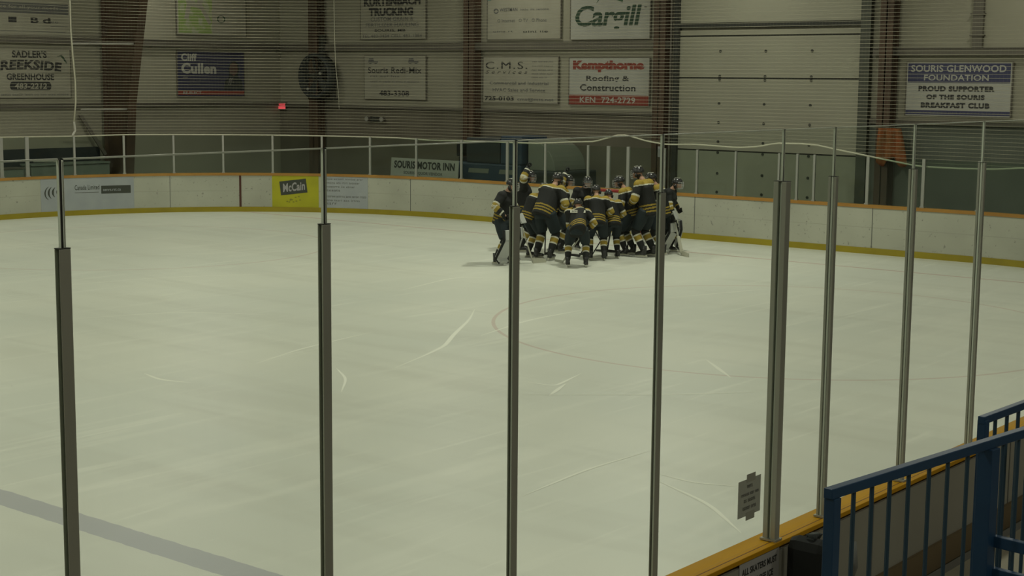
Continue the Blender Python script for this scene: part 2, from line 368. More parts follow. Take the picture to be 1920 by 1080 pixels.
# big tapered frame column on the side wall
b=MB(); xc=29.3
prof=[(0,-.02),(.95,-.02),(1.1,1.4),(1.25,3.0),(1.9,6.0),(2.6,9.0),(0,9.0)]
ring=[(SY-.17-a,z) for a,z in prof]
n=len(ring)
b.add([(xc-.01,y,z) for y,z in ring]+[(xc+.01,y,z) for y,z in ring],[tuple(range(n)),tuple(range(2*n-1,n-1,-1))]+[(i,n+i,n+(i+1)%n,(i+1)%n) for i in range(n)])
for (a0,z0),(a1,z1) in zip(prof[1:5],prof[2:6]):
    b.bar((xc,SY-.17-a0,z0),(xc,SY-.17-a1,z1),.3,.025,upv=(0,-1,.2))
b.box((xc-.15,SY-.19,-.02),(xc+.15,SY-.17,HC))
b.bar((xc,SY-.3,5.0),(xc,SY-1.6,5.0),.25,.02)
tag(b.build('frame_column',M['steel']),'wide tapered rust-brown building column between the greenhouse and blue portrait signs','column')
p0=at(150,215,Y=SY-.12); p1=at(198,290,Y=SY-.3)
tag(MB().bar(p0,p1,.07,.1).build('brace',M['girt']),'slanting grey brace running down to the tapered column','brace')
for (x0,y0,x1,y1),lb in (((135,82,250,82),'upper pale horizontal rod crossing the wide tapered column'),((152,205,238,205),'lower pale horizontal rod crossing the wide tapered column')):
    a_=at(x0,y0,Y=SY-(1.6 if y0<100 else 1.22));b_=at(x1,y1,Y=SY-(1.6 if y0<100 else 1.22))
    tag(MB().tube([a_,b_],.03).build('brace_rod',M['palepipe']),lb,'rod','pale rods across the tapered column')

# overhead door
dr=empty('door_1',(SX-.02,(DY0+DY1)/2,0)); struct(dr,'pale sectional overhead door in the end wall')
zs=[0,1.05,1.95,3.93,5.08,5.24]
def dpart(b,name,m,par=dr):
    o=b.build(name,m,None,loc=tuple(dr.location)); o.parent=par; o.location=(0,0,0); return o
for i,(z0,z1) in enumerate(((0,1.93),(1.93,3.93),(3.93,5.08),(5.08,5.26),(5.42,9.0-.01))):
    b=MB(); b.box((SX-.09,DY0,z0+.02),(SX-.04,DY1,z1-.02),0); b.box((SX-.06,DY0,z0-.03),(SX-.03,DY1,z0+.03),1)
    if i<3:
        for px in (22.28,20.86,19.47):
            for zz in ((z0+.25,z0+.78,z0+1.30,z1-.05) if i!=2 else (4.66,z0+.05)):
                b.tube([(SX-.105,px,zz),(SX-.088,px,zz)],.04,8,1)
    dpart(b,'door_section',[M['door'],M['seam']])
b=MB().box((SX-.14,DY0-.02,5.30),(SX-.02,DY1+.02,5.42)); dpart(b,'header_bar',M['seam'])
b=MB(); b.box((SX-.2,DY1,0),(SX-.02,DY1+.14,9)); dpart(b,'track_rail',M['seam'])
b=MB(); b.box((SX-.2,DY0-.28,0),(SX-.02,DY0,9)); dpart(b,'track_rail',mat('track_greygreen',(.075,.08,.06),.6))
b=MB(); b.tube([(SX-.24,DY1+.2,0.01),(SX-.24,DY1+.22,9)],.03); dpart(b,'track_cable',M['girt'])
# upper right trim strip
ya=at(1846,40,X=SX).y; yb=at(1827,40,X=SX).y
b=MB(); b.box((SX-.1,ya,4.72),(SX-.0,yb,9)); 
for zz in (5.0,5.52,6.3): b.box((SX-.13,ya-.04,zz),(SX-.0,yb+.06,zz+.03))
struct(b.build('trim_9',M['girt']))

# ------------------------------------------------------------------ far boards
S0=-RAD*math.pi/2+(A_Y+RAD-5)+.01; S1=S0+RAD*math.pi/2*2+(cy-A_Y-RAD)+28
bd=empty('rink_boards',tuple(curve(20)[0])); tag(bd,'white curved rink boards across the ice with orange cap and yellow kick strip','rink boards')
def bpart(b,name,m,par=bd,bevel=0):
    o=b.build(name,m,None,loc=tuple(bd.location)); o.parent=par; o.location=(0,0,0); return o
bo=sweep(S0,S1,rect(-.10,0,-.01,HB-.07)).build('board_panel',M['boards']); bo.parent=bd; bo.matrix_parent_inverse=Matrix.Translation(bd.location).inverted()
def keep(o,par): o.parent=par; o.matrix_parent_inverse=Matrix.Translation(par.location).inverted() if par.rotation_euler.z==0 else par.matrix_basis.inverted(); return o
keep(sweep(S0,S1,rect(-.15,.02,HB-.07,HB)).build('cap_rail',M['cap']),bd)
keep(sweep(S0,S1,rect(-.001,.02,-.01,.14)).build('kick_strip',M['kick']),bd)
# dark vertical joint of the boards at the goal line
keep(sweep(29.30,29.36,rect(0,.012,.14,HB-.07)).build('joint_strip',mat('joint_red',(.08,.03,.02),.5)),bd)
keep(sweep(20.6,20.62,rect(0,.006,.14,HB-.07)).build('panel_seam',M['inkgrey']),bd)
for ss in (14.9,10.2,24.2,31.3): keep(sweep(ss,ss+.015,rect(0,.006,.14,HB-.07)).build('panel_seam',M['inkgrey']),bd)
# ads on the boards
def ad_fn(s_left):
    def fn(q):
        p,nn=curve(s_left-q[0]); return p+nn*q[2]+Vector((0,0,q[1]))
    return fn
def strip(b,u0,u1,v0,v1,d0,d1,k=0,step=.15,slant=0):
    n=max(1,int((u1-u0)/step)); vs=[];
    for i in range(n+1):
        u=u0+(u1-u0)*i/n; vs+=[(u,v0,d0),(u,v0,d1),(u+slant,v1,d1),(u+slant,v1,d0)]
    fs=[(i*4+j,i*4+(j+1)%4,(i+1)*4+(j+1)%4,(i+1)*4+j) for i in range(n) for j in range(4)]+[(3,2,1,0),(4*n,4*n+1,4*n+2,4*n+3)]
    return b.add(vs,fs,k)
def ad(name,s_l,s_r,mt,label,v0=.14,v1=HB-.07):
    wd=s_l-s_r; fn=ad_fn(s_l); o=strip(MB(),0,wd,v0,v1,.002,.007).build(name,mt,fn=fn)
    tag(o,label,'advertisement','advertisements on the rink boards'); return o,fn,wd
o,fn,wd=ad('board_advertisement',34.97,32.32,M['adblue'],'pale blue-grey board advertisement with dark arcs and a dark bar')
b=MB()
for j,(c0,c1,rr,wk) in enumerate(((.36,.64,.27,.03),(.43,.65,.24,.045),(.51,.66,.20,.05),(.56,.67,.12,.05))):
    pts=[]; n=12
    outer=[(c0-rr*math.cos(t)*.95,c1+rr*math.sin(t)*.8) for t in [R_(-55)+R_(115)*i/n for i in range(n+1)]]
    inner=[(c0-(rr-wk*math.sin(math.pi*(i/n))-.01)*math.cos(t)*.95,c1+(rr-wk*math.sin(math.pi*(i/n))-.01)*math.sin(t)*.8) for i,t in enumerate([R_(-55)+R_(115)*i/n for i in range(n+1)])]
    for i in range(n):
        b.add([(*outer[i],.010),(*outer[i+1],.010),(*inner[i+1],.010),(*inner[i],.010)],[(0,1,2,3)])
b.build('arc_emblem',M['adblack'],o,fn=fn)
lettering('Canada Limited',(.98,.70,1.68,.84),M['adblack'],o,fn,d=.010,bold=.01)
strip(MB(),.98,1.66,.62,.635,.007,.010).build('thin_rule',M['inkgrey'],o,fn=fn)
db=strip(MB(),1.73,2.56,.58,.80,.007,.011).build('dark_bar',M['adblack'],o,fn=fn)
lettering('aenrs.rst.ca',(1.78,.65,2.28,.72),M['adblue'],o,fn,d=.014,bold=.01)
o,fn,wd=ad('board_advertisement',28.42,27.06,M['adyellow'],'yellow board advertisement with a tilted black name plate')
b=MB(); t=R_(7); 
def rot(u,v,c=(.62,.72)): return (c[0]+u*math.cos(t)-v*math.sin(t),c[1]+u*math.sin(t)+v*math.cos(t))
fn2=lambda q:fn((*rot(q[0],q[1]),q[2]))
strip(b,-.39,.39,-.2,.2,.007,.011,step=.06).build('name_plate',M['adblack'],o,fn=fn2)
lettering('McCain',(-.32,-.12,.34,.13),M['paperwhite'],o,fn2,d=.015,bold=.03,shear=.2)
b=MB()
for q in range(10):
    u,v=.42+.04*q+random.uniform(-.03,.03),.36+random.uniform(-.1,.08); strip(b,u,u+.05,v,v+.03,.008,.011)
b.build('faded_marks',mat('faded_olive',(.22,.21,.03),.5),o,fn=fn)
o,fn,wd=ad('board_advertisement',26.88,25.57,M['adblue'],'pale blue-grey board advertisement filled with lines of small writing')
random.seed(3)
for i,(v,ln) in enumerate(((.97,1.1),(.86,1.0),(.75,.85),(.64,.4),(.47,1.2),(.36,1.0),(.26,.3))):
    lettering(' '.join(''.join(random.choice('aenorsti') for _ in range(random.randint(3,7))) for _ in range(max(1,int(ln*4.5)))),(.06,v-.028,.06+ln,v+.03),M['inkgrey'],o,fn,d=.010,bold=0)

# ------------------------------------------------------------------ far glass
far_s=[(37.6,.055),(36.06,.10),(35.30,.10),(33.95,.055),(32.56,.055),(31.18,.055),(29.80,.055),(28.40,.055),(26.97,.055),(25.52,.055),(24.05,.055),(22.50,.055),(20.87,.075),(19.58,.055),(18.19,.055),(17.55,.09),(16.94,.08),(15.85,.05),(14.90,.05),(13.82,.045),(12.65,.045),(12.17,.05),(11.73,.05),(10.39,.07),(9.06,.07),(7.8,.06),(6.5,.06)]
names_far={}
where=['leftmost in the photo','second from the left edge, wide one','third from the left edge, wide one','just right of the hanging rope','in front of the tapered column','between tapered column and blue portrait sign','above the dark joint of the boards','left of the yellow board advertisement','right end of the yellow board advertisement','right end of the small-print board advertisement','in front of the propped hotel sign','at the left end of the blue machine','behind the goaltender on the left','at the right end of the blue machine','at the left end of the goal crossbar','behind the goal crossbar, the wider one','behind the goal crossbar, the right one','behind the tall players','at the left side of the overhead door','in front of the overhead door, left one','in front of the overhead door, middle one','in front of the overhead door, third one','in front of the overhead door, right one','at the dark track right of the overhead door','under the foundation sign','near the right picture edge','past the right edge of view']
random.seed(5)
for i,(s,wd) in enumerate(far_s):
    p,nn=curve(s); an=math.atan2(nn.y,nn.x)
    r=empty('glass_post',p+Vector((0,0,HB))+nn*(-.06),an); tag(r,'slim aluminium glass post '+where[i] if len(where[i].split())<12 else where[i],'post','aluminium posts of the far glass')
    MB().box((-.02,-wd/2,0),(.03,wd/2,1.075)).build('upright',M['alufar'],r)
    MB().box((-.035,-wd/2-.015,0),(.045,wd/2+.015,.03)).build('foot_plate',M['alufar'],r)
for i in range(len(far_s)-1):
    (sa,wa),(sb,wb)=far_s[i],far_s[i+1]; pa,na=curve(sa); pb,nb=curve(sb); pa=pa-na*.055; pb=pb-nb*.055
    d=(pb-pa).normalized(); a=pa+d*(wa/2+.004); c=pb-d*(wb/2+.004); a.z=c.z=0
    nn=Vector((-d.y,d.x,0)); b=MB()
    w1=where[i].split(',')[0]; 
    q=[a+nn*.005,c+nn*.005,c-nn*.005,a-nn*.005]
    b.add([v+Vector((0,0,HB+.002)) for v in q]+[v+Vector((0,0,2.17)) for v in q],[(0,3,2,1),(4,5,6,7),(0,1,5,4),(1,2,6,5),(2,3,7,6),(3,0,4,7)])
    o=b.build('rink_glass',M['glassfar']); tag(o,'clear far glass pane right of the post '+w1 if len(w1.split())<9 else 'clear far pane right of post '+w1,'glass','panes of the far glass')
# netting above
hem=[(37.5,2.2),(33.79,2.18),(32.45,2.21),(30.07,2.2),(27.01,2.19),(24.72,2.18),(23.67,2.14),(21.79,2.16),(19.95,2.17),(18.89,2.24),(18.04,2.28),(17.45,2.43),(17.21,2.49),(16.96,2.46),(16.4,2.34),(15.84,2.28),(14.99,2.31),(13.79,2.27),(13.21,2.32),(12.79,2.41),(12.09,2.42),(11.68,2.4),(11.27,2.33),(10.74,2.25),(9.96,2.13),(9.2,2.02),(8.34,2.01),(7.51,2.03),(6.82,2.09),(5.5,2.1)]
hs_=np.array([h[0] for h in hem])[::-1]; hz_=np.array([h[1] for h in hem])[::-1]
ss=np.arange(5.5,37.5,.2)
me=bpy.data.meshes.new('safety_netting'); vs=[];fs=[];uv=[]
for s in ss:
    p,nn=curve(float(s)); p=p-nn*.10; z=float(np.interp(s,hs_,hz_)); vs+=[(p.x,p.y,z),(p.x,p.y,8.9)]; uv+=[(s,z),(s,8.9)]
for i in range(len(ss)-1): fs.append((2*i,2*i+2,2*i+3,2*i+1))
me.from_pydata(vs,[],fs); ul=me.uv_layers.new(name='UV')
for l in me.loops: ul.data[l.index].uv=uv[l.vertex_index]
me.materials.append(M['net']); net=bpy.data.objects.new('safety_netting',me); C.objects.link(net)
tag(net,'fine grey safety netting hanging above the far glass with a pale wavy hem','netting')
pts=[]
for s in ss:
    p,nn=curve(float(s)); p=p-nn*.10; pts.append((p.x,p.y,float(np.interp(s,hs_,hz_))))
o=MB().tube(pts,.019,6).build('hem_cord',M['rope'],net)

# ropes
def hang(pxs,Y,name,label,r):
    pts=[at(x,y,Y=Y) for x,y in pxs]; return tag(MB().tube(pts,r,6).build(name,M['rope'],smooth=True),label,'rope')
r=hang([(130,-150),(131,0),(133,60),(137,110),(141,150),(142,190),(139,228)],FAR-.6,'hanging_rope','pale rope hanging down beside the greenhouse sign',.022)
MB().tube([at(139,228,Y=FAR-.6),at(141,245,Y=FAR-.6),at(136,254,Y=FAR-.6)],.03,6).build('hook',M['palepipe'],r)
hang([(624,-150),(627,60),(629,120),(634,170),(636,205)],FAR-3,'hanging_rope','thin faint rope hanging beside the dark round wall fan',.010)

# ------------------------------------------------------------------ wall signs
def sign(px,label,mt='signwhite',side='end',th=.03,extra=None):
    """px = (x_left, y_top, x_right, y_bottom) average in the photo"""
    if side=='end':
        a_=at(px[0],(px[1]+px[3])/2,X=SX-.06); c_=at(px[2],(px[1]+px[3])/2,X=SX-.06); t_=at((px[0]+px[2])/2,px[1],X=SX-.06); b_=at((px[0]+px[2])/2,px[3],X=SX-.06)
        W=a_.y-c_.y; H=t_.z-b_.z; org=Vector((SX-.04,a_.y,b_.z)); fn=lambda q:org+Vector((-q[2],-q[0],q[1]))
    else:
        a_=at(px[0],(px[1]+px[3])/2,Y=SY-.06); c_=at(px[2],(px[1]+px[3])/2,Y=SY-.06); t_=at((px[0]+px[2])/2,px[1],Y=SY-.06); b_=at((px[0]+px[2])/2,px[3],Y=SY-.06)
        W=c_.x-a_.x; H=t_.z-b_.z; org=Vector((a_.x,SY-.04,b_.z)); fn=lambda q:org+Vector((q[0],-q[2],q[1]))
    fx=lambda q:fn((q[0]*W,q[1]*H,q[2]+th))
    o=MB().box((0,0,-.038),(1,1,0)).build('wall_sign',M[mt],fn=fx)
    fr=MB(); e=.012
    fr.box((-e,-e,-.035),(1+e,0,.004)).box((-e,1,-.035),(1+e,1+e,.004)).box((-e,0,-.035),(0,1,.004)).box((1,0,-.035),(1+e,1,.004))
    fr.build('sign_frame',M['girt'],o,fn=fx)
    tag(o,label,'sign','sponsor signs on the arena walls')
    return o,fx
def L(o,fx,body,x0,y0,x1,y1,m='ink',**k):   # coordinates from the top-left, 0..1
    return lettering(body,(x0,1-y1,x1,1-y0),M[m],o,fx,d=.008,**k)
def band(o,fx,x0,y0,x1,y1,m,name='colour_band',d=.005):
    return MB().box((x0,1-y1,0),(x1,1-y0,d)).build(name,M[m],o,fn=fx)
def scribble(o,fx,x0,y0,x1,y1,m='inkgrey',seed=1,n=None):
    random.seed(seed); t_=' '.join(''.join(random.choice('aeinorstlc') for _ in range(random.randint(2,6))) for _ in range(n or max(1,int((x1-x0)*7))))
    return L(o,fx,t_,x0,y0,x1,y1,m,bold=0)
# side wall
o,f=sign((-60,-8,130,70),'white sign at top left with a dark grey band above small black emblems',side='side')
band(o,f,0,.16,.985,.41,'inkgrey'); L(o,f,'insurance for all your needs',.10,.22,.88,.32,'signwhite',bold=0)
for i,x in enumerate((.08,.2,.38,.60,.72)):
    L(o,f,('~','F','-','B','d')[i],x,.50,x+.08,.64,'ink',bold=.03)
scribble(o,f,.80,.58,.88,.63,seed=2,n=1); band(o,f,.8,.70,.98,.71,'inkgrey','thin_rule'); band(o,f,.05,.84,.95,.85,'inkgrey','thin_rule')
o,f=sign((-28,92,131,183),'cream greenhouse sign with dark arched lettering at the far left',side='side')
L(o,f,"SADLER'S",.31,.03,.72,.18,bold=.035); L(o,f,'CREEKSIDE',.05,.27,.90,.47,bold=.045,shear=.1,warp=.05)
L(o,f,'GREENHOUSE',.24,.50,.80,.64,bold=.035)
b=MB(); n=10; pts=[(.27+.03*(1-math.cos(t)),.145+ .0) for t in [0]]
cap=[]
for i in range(n+1): t=R_(90+180*i/n); cap.append((.31+.035*math.cos(t),.24+.09*math.sin(t)))
for i in range(n+1): t=R_(-90+180*i/n); cap.append((.73+.035*math.cos(t),.24+.09*math.sin(t)))
MB().poly(cap,.006).build('number_pill',M['ink'],o,fn=f)
lettering('483-2212',(.33,.18,.71,.30),M['signwhite'],o,f,d=.010,bold=.03,shear=.1)
scribble(o,f,.08,.91,.97,.96,seed=4,n=8)
MB().poly([(.84,.86),(.90,.90),(.93,.84),(.97,.72),(.95,.72),(.92,.80),(.89,.86)],.005).build('flower_sprig',M['inkgreen'],o,fn=f)
o,f=sign((331,-30,460,66),'faded sign with a green map picture and a small round emblem',side='side')
band(o,f,.02,.02,.50,.97,'lime','map_picture')
b=MB(); b.poly([(.05,.9),(.14,.6),(.10,.3),(.16,.3),(.2,.55),(.33,.5),(.45,.2),(.49,.25),(.36,.6),(.42,.9),(.36,.9),(.28,.62),(.2,.66),(.1,.95)],.008).build('map_rivers',M['signwhite'],o,fn=f)
MB().lathe((0,0,0),[(.06,.004),(.06,.010),(.045,.010),(.045,.004)],16).build('round_emblem',M['inkgreen'],o,fn=lambda q:f((q[0]+.63,q[1]*1.3+.32,q[2])))
o,f=sign((333,97,457,180),'dark blue portrait sign with pale letters and a red stripe','blueposter',side='side')
L(o,f,'Cliff',.05,.05,.28,.22,'signwhite2',bold=.04); L(o,f,'Cullen',.05,.26,.57,.50,'signwhite2',bold=.045)
scribble(o,f,.07,.56,.14,.60,'signwhite',5,1); scribble(o,f,.17,.62,.34,.66,'inkgrey',6,2); scribble(o,f,.17,.70,.32,.74,'inkgrey',7,2)
band(o,f,0,.88,1,.97,'redposter'); L(o,f,'RE-ELECT',.07,.895,.34,.955,'signwhite2',bold=.03)
p=MB(); p.poly([(.68,.14),(.70,.34),(.77,.44),(.76,.62),(.79,.76),(.85,.80),(.91,.74),(.92,.6),(.90,.44),(.96,.36),(.99,.14)],.005).build('portrait_suit',M['machinedark'],o,fn=f)
MB().poly([(.78,.52),(.77,.62),(.79,.73),(.84,.77),(.89,.73),(.905,.62),(.89,.52),(.84,.46)],.008).build('portrait_face',mat('poster_skin',(.10,.065,.055),.7),o,fn=f)
L(o,f,'ff',.75,.58,.83,.74,'inkgrey',shear=.3)
# end wall
o,f=sign((677,-26,798,73),'cream trucking sign with bold dark block lettering, upper row')
L(o,f,'KURTENBACH',.05,.20,.93,.37,bold=.06); L(o,f,'TRUCKING',.13,.40,.82,.56,bold=.06)
L(o,f,'CUSTOM GRAIN &',.16,.58,.82,.66,'inkgrey',bold=.01); L(o,f,'FERTILIZER HAULING',.08,.69,.90,.77,'inkgrey',bold=.01)
L(o,f,'SOURIS, MB',.22,.81,.70,.87,bold=.02); L(o,f,'TEL 483-3434 CELL 483-1384',.02,.91,.95,.97,'inkgrey',bold=.01)
o,f=sign((684,105,798,186),'cream sign with two small truck emblems and a phone number, below the trucking sign')
L(o,f,'Souris Redi-Mix',.06,.26,.94,.40,bold=.015)
for x in (.06,.72):
    b=MB(); b.poly([(x,.84),(x+.02,.95),(x+.09,.95),(x+.10,.88),(x+.17,.88),(x+.17,.84)],.006); b.tube([(x+.04,.84,0),(x+.04,.84,.008)],.025,8); b.tube([(x+.13,.84,0),(x+.13,.84,.008)],.025,8); b.build('truck_emblem',M['inkgrey'],o,fn=f)
scribble(o,f,.10,.44,.58,.49,seed=8,n=3); scribble(o,f,.10,.57,.90,.61,seed=9,n=7); scribble(o,f,.12,.68,.72,.71,seed=10,n=6)
L(o,f,'483-3308',.25,.80,.74,.93,bold=.03)
o,f=sign((915,-46,1051,73),'grey-white sign with teal swoosh and faint small lettering, left of the leaf emblem sign')
n=12; t_=[(i/n,1.0) for i in range(n+1)]+[(1-i/n,.62+.22*math.sin(math.pi*(1-i/n)*.9+.2)) for i in range(n+1)]
MB().poly(t_,.005).build('teal_swoosh',M['teal'],o,fn=f)
MB().poly([(0,.62),(.04,.62),(.12,.80),(.3,.86),(.5,.85),(.3,.92),(0,.9)],.008).build('teal_swoosh',mat('teal_light',(.16,.26,.22),.6),o,fn=f)
MB().lathe((0,0,0),[(.035,.004),(.035,.008),(.02,.008),(.02,.004)],14).build('round_emblem',M['inkgrey'],o,fn=lambda q:f((q[0]+.12,q[1]*1.2+.45,q[2])))
L(o,f,'WESTMAN',.17,.50,.42,.56,'inkgrey'); scribble(o,f,.46,.52,.85,.55,seed=11,n=3)
L(o,f,'O Internet   O TV   O Phone',.14,.68,.82,.73,'inkgrey',bold=.01); scribble(o,f,.08,.86,.36,.89,seed=12,n=2); scribble(o,f,.50,.87,.84,.90,'ink',13,2)
o,f=sign((1071,-30,1219,73),'white sign with a green leaf over tall dark green lettering','signwhite2')
L(o,f,'Cargill',.06,.38,.90,.88,'inkgreen',bold=.02,shear=.18,space=.95)
n=10; lf=[(.34+.30*i/n,.66+.30*math.sin(math.pi*i/n*.62)) for i in range(n+1)]+[(.66,.70),(.56,.77),(.46,.83),(.40,.78)]
MB().poly([(.33,.66),(.36,.74),(.41,.84),(.48,.90),(.56,.93),(.62,.88),(.67,.74),(.66,.66),(.60,.70),(.52,.76),(.46,.81),(.41,.80)],.010).build('green_leaf',M['leafgreen'],o,fn=f)
L(o,f,'TM',.93,.42,.96,.45,'inkgrey')
o,f=sign((907,107,1046,193),'cream services sign with wide serif initials and short text lines')
L(o,f,'C.M.S.',.03,.10,.60,.26,bold=0,space=1.15); L(o,f,'Services',.03,.29,.60,.36,bold=.0,space=1.6,shear=.3)
for i,y in enumerate((.08,.17,.26,.34,.42)): scribble(o,f,.66,y,.94-.08*(i==4),y+.035,seed=20+i,n=3)
L(o,f,'Commercial and Industrial',.09,.53,.88,.61,'inkgrey',bold=.01); L(o,f,'HVAC Sales and Service',.13,.68,.84,.76,'inkgrey',bold=.01)
L(o,f,'725-0103',.02,.86,.42,.96,bold=.04); L(o,f,'cms@mts.net',.47,.88,.95,.97,'inkgrey',bold=.01)
o,f=sign((1068,109,1217,197),'white roofing sign with rust red name and red number bar','signwhite2')
L(o,f,'Kempthorne',.045,.05,.94,.30,'redrust',bold=.07); 
L(o,f,'Roofing &',.22,.37,.76,.52,bold=.02); L(o,f,'Construction',.14,.56,.84,.70,bold=.02)
band(o,f,0,.79,1,1,'redrust'); L(o,f,'KEN  724-2729',.14,.83,.84,.96,'signwhite2',bold=.02)
o,f=sign((1700,117,1896,218),'white foundation sign with navy top and bottom bands, right of the overhead door','signwhite2')
band(o,f,.01,.02,.99,.38,'navy'); L(o,f,'SOURIS GLENWOOD',.04,.05,.95,.18,'signwhite2',bold=.02); L(o,f,'FOUNDATION',.17,.23,.79,.34,'signwhite2',bold=.02)
L(o,f,'PROUD SUPPORTER',.12,.44,.85,.54,bold=.06,space=1.15); L(o,f,'OF THE SOURIS',.20,.60,.76,.69,bold=.06,space=1.15); L(o,f,'BREAKFAST CLUB',.15,.75,.81,.85,bold=.06,space=1.15)
band(o,f,0,.90,1,.98,'navy'); scribble(o,f,.03,.925,.95,.955,'inkgrey',30,9)
# ------------------------------------------------------------------ wall fixtures
p=at(523,199,X=SX-.2)
e=empty('exit_sign',(SX-.03,p.y,p.z)); tag(e,'small glowing red exit sign on the wall left of the round fan','exit sign')
MB().box((-.07,-.26,-.13),(0,.26,.13)).build('housing',M['seam'],e); MB().box((-.08,-.22,-.10),(-.07,.22,.10)).build('glowing_face',M['exit'],e)
p=at(706,223,X=SX-.1)
e=empty('emergency_light',(SX-.03,p.y,p.z)); tag(e,'twin-headed emergency light on the dark wall below the phone number sign','lamp')
MB().box((-.12,-.25,-.08),(0,.25,.08)).build('battery_box',M['seam'],e,bevel=.01)
for s in (-1,1):
    h=MB().tube([(-.08,s*.34,.0),(-.16,s*.34,.0),(-.2,s*.34,0)],[.06,.09,.1],12).build('lamp_head',M['girt'],e); MB().tube([(-.2,s*.34,0),(-.21,s*.34,0)],.08,12).build('lens',M['lens'],h)
    MB().bar((-.05,s*.25,0),(-.08,s*.34,0),.03,.03).build('arm',M['seam'],e)
p=at(601,143,X=SX-.3)
e=empty('wall_fan',(SX-.52,p.y,p.z)); tag(e,'big dark round wall fan in the dim corner between the signs','fan')
Mr=Matrix.Rotation(-math.pi/2,3,'Y')
MB().lathe((0,0,0),[(.55,-.28),(.74,-.28),(.76,.1),(.72,.14),(.66,.12),(.64,-.2),(.55,-.28)],28,Mx=Mr).build('housing',M['machinedark'],e,smooth=True)
MB().tube([(.26,0,0),(.28,0,0)],.60,28).build('back_plate',M['black'],e)
for k in range(5):
    a=2*math.pi*k/5; c,s=math.cos(a),math.sin(a)
    b=MB(); b.add([(.02,.1*c-.05*s,.1*s+.05*c),(-.05,.58*c-.16*s,.58*s+.16*c),(.08,.6*c+.12*s,.6*s-.12*c),(.08,.1*c+.05*s,.1*s-.05*c),(.03,.1*c-.05*s,.1*s+.05*c),(-.04,.58*c-.16*s,.58*s+.16*c),(.09,.6*c+.12*s,.6*s-.12*c),(.09,.1*c+.05*s,.1*s-.05*c)],[(0,1,2,3),(7,6,5,4),(0,4,5,1),(1,5,6,2),(2,6,7,3),(3,7,4,0)]); b.build('blade',M['machinedark'],e)
MB().ball((-.02,0,0),.12).build('hub',M['seam'],e,smooth=True)
b=MB()
for rr in (.25,.42,.6): b.tube([( -.14,rr*math.cos(t),rr*math.sin(t)) for t in [2*math.pi*i/24 for i in range(25)]],.008,5)
for k in range(8): t=math.pi*k/8; b.tube([(-.14,-.7*math.cos(t),-.7*math.sin(t)),(-.14,.7*math.cos(t),.7*math.sin(t))],.008,5)
b.build('guard',M['seam'],e)
for (x,y,r_) in ((600,138,.055),(577,167,.05)):
    q=at(x,y,X=SX-.72)-e.location; MB().ball(q,r_).build('indicator_lamp',M['lens'],e,smooth=True)
b=MB(); b.box((.25,-.1,.5),(.4,.1,1.4)); b.box((.2,-.6,-.78),(.44,.6,-.70)); b.box((.25,-.5,-.75),(.45,-.4,.2)); b.box((.25,.4,-.75),(.45,.5,.2)); b.build('bracket',M['seam'],e)
# orange cloth and bundle by the right column
q0=at(1645,240,X=SX-.6); q1=at(1698,306,X=SX-.6)
b=MB(); n=14; m_=10; vs=[]
for i in range(n+1):
    for j in range(m_+1):
        u=i/n; v=j/m_; y=q0.y+(q1.y-q0.y)*u*(.72+.28*v); z=q0.z+(q1.z-q0.z)*v-.12*math.sin(u*9)*v
        vs.append((SX-.50-.07*math.sin(u*16+v*2)-.05*v,y,z))
for i in range(n):
    for j in range(m_): b.f.append((i*(m_+1)+j,(i+1)*(m_+1)+j,(i+1)*(m_+1)+j+1,i*(m_+1)+j+1)); b.mi.append(0)
b.v=vs
o=b.build('hanging_cloth',M['orange'],smooth=True); sm=o.modifiers.new('s','SOLIDIFY'); sm.thickness=.02
tag(o,'orange-red cloth hanging on the reddish column under the foundation sign','cloth')
# ------------------------------------------------------------------ things behind the far boards
# propped hotel sign
a_=at(730,297,X=33.0); c_=at(856,303,X=33.0); b_=at(724,340,X=33.0); zt=(a_.z+c_.z)/2
W=a_.y-c_.y; org=Vector((33.0,a_.y,.02)); H=zt
fs_=lambda q:org+Vector((-q[2]+ .12*q[1],-(q[0])*W-(.0)*q[1],q[1]*H))
o=MB().box((0,.38,0),(1,1,.03)).build('propped_sign',M['signwhite2'],fn=fs_); tag(o,'white hotel sign leaning behind the far glass','sign')
lettering('SOURIS MOTOR INN',(.05,.80,.95,.95),M['ink'],o,fs_,d=.036,bold=.04)
lettering('SOURIS LIQUOR VENDOR',(.2,.68,.78,.75),M['inkgrey'],o,fs_,d=.036,bold=.02)
b=MB()
for u in (.15,.85): b.box((u-.02,0,.0),(u+.02,.99,-.05))
b.build('support_leg',M['seam'],o,fn=fs_)
# ice resurfacer
ym=(at(866,300,X=34.2).y+at(1082,300,X=34.2).y)/2; Ln=at(866,300,X=34.2).y-at(1082,300,X=34.2).y
z_=empty('ice_resurfacer',(34.3,ym,-.02)); tag(z_,'blue ice resurfacing machine parked behind the far boards and glass','ice resurfacer')
h=Ln/2
MB().box((-.9,-h*.35,.45),(.9,h,1.48)).build('blue_body',M['machineblue'],z_,bevel=.05)
MB().box((-.85,-h,.45),(.85,-h*.35,1.35)).build('rear_body',M['machinedark'],z_,bevel=.05)
MB().box((-.85,.05,1.48),(.8,h*.62,2.2)).build('snow_tank',M['machinedark'],z_,bevel=.04)
MB().box((-.88,-h*.36,1.48),(.3,.0,2.28)).build('blue_side_panel',M['machineblue'],z_,bevel=.03)
MB().box((-.5,h*.68,1.48),(.4,h*.9,1.62)).build('seat',M['black'],z_,bevel=.03)
MB().box((-.5,h*.88,1.62),(.4,h*.94,2.05)).build('backrest',M['black'],z_,bevel=.03)
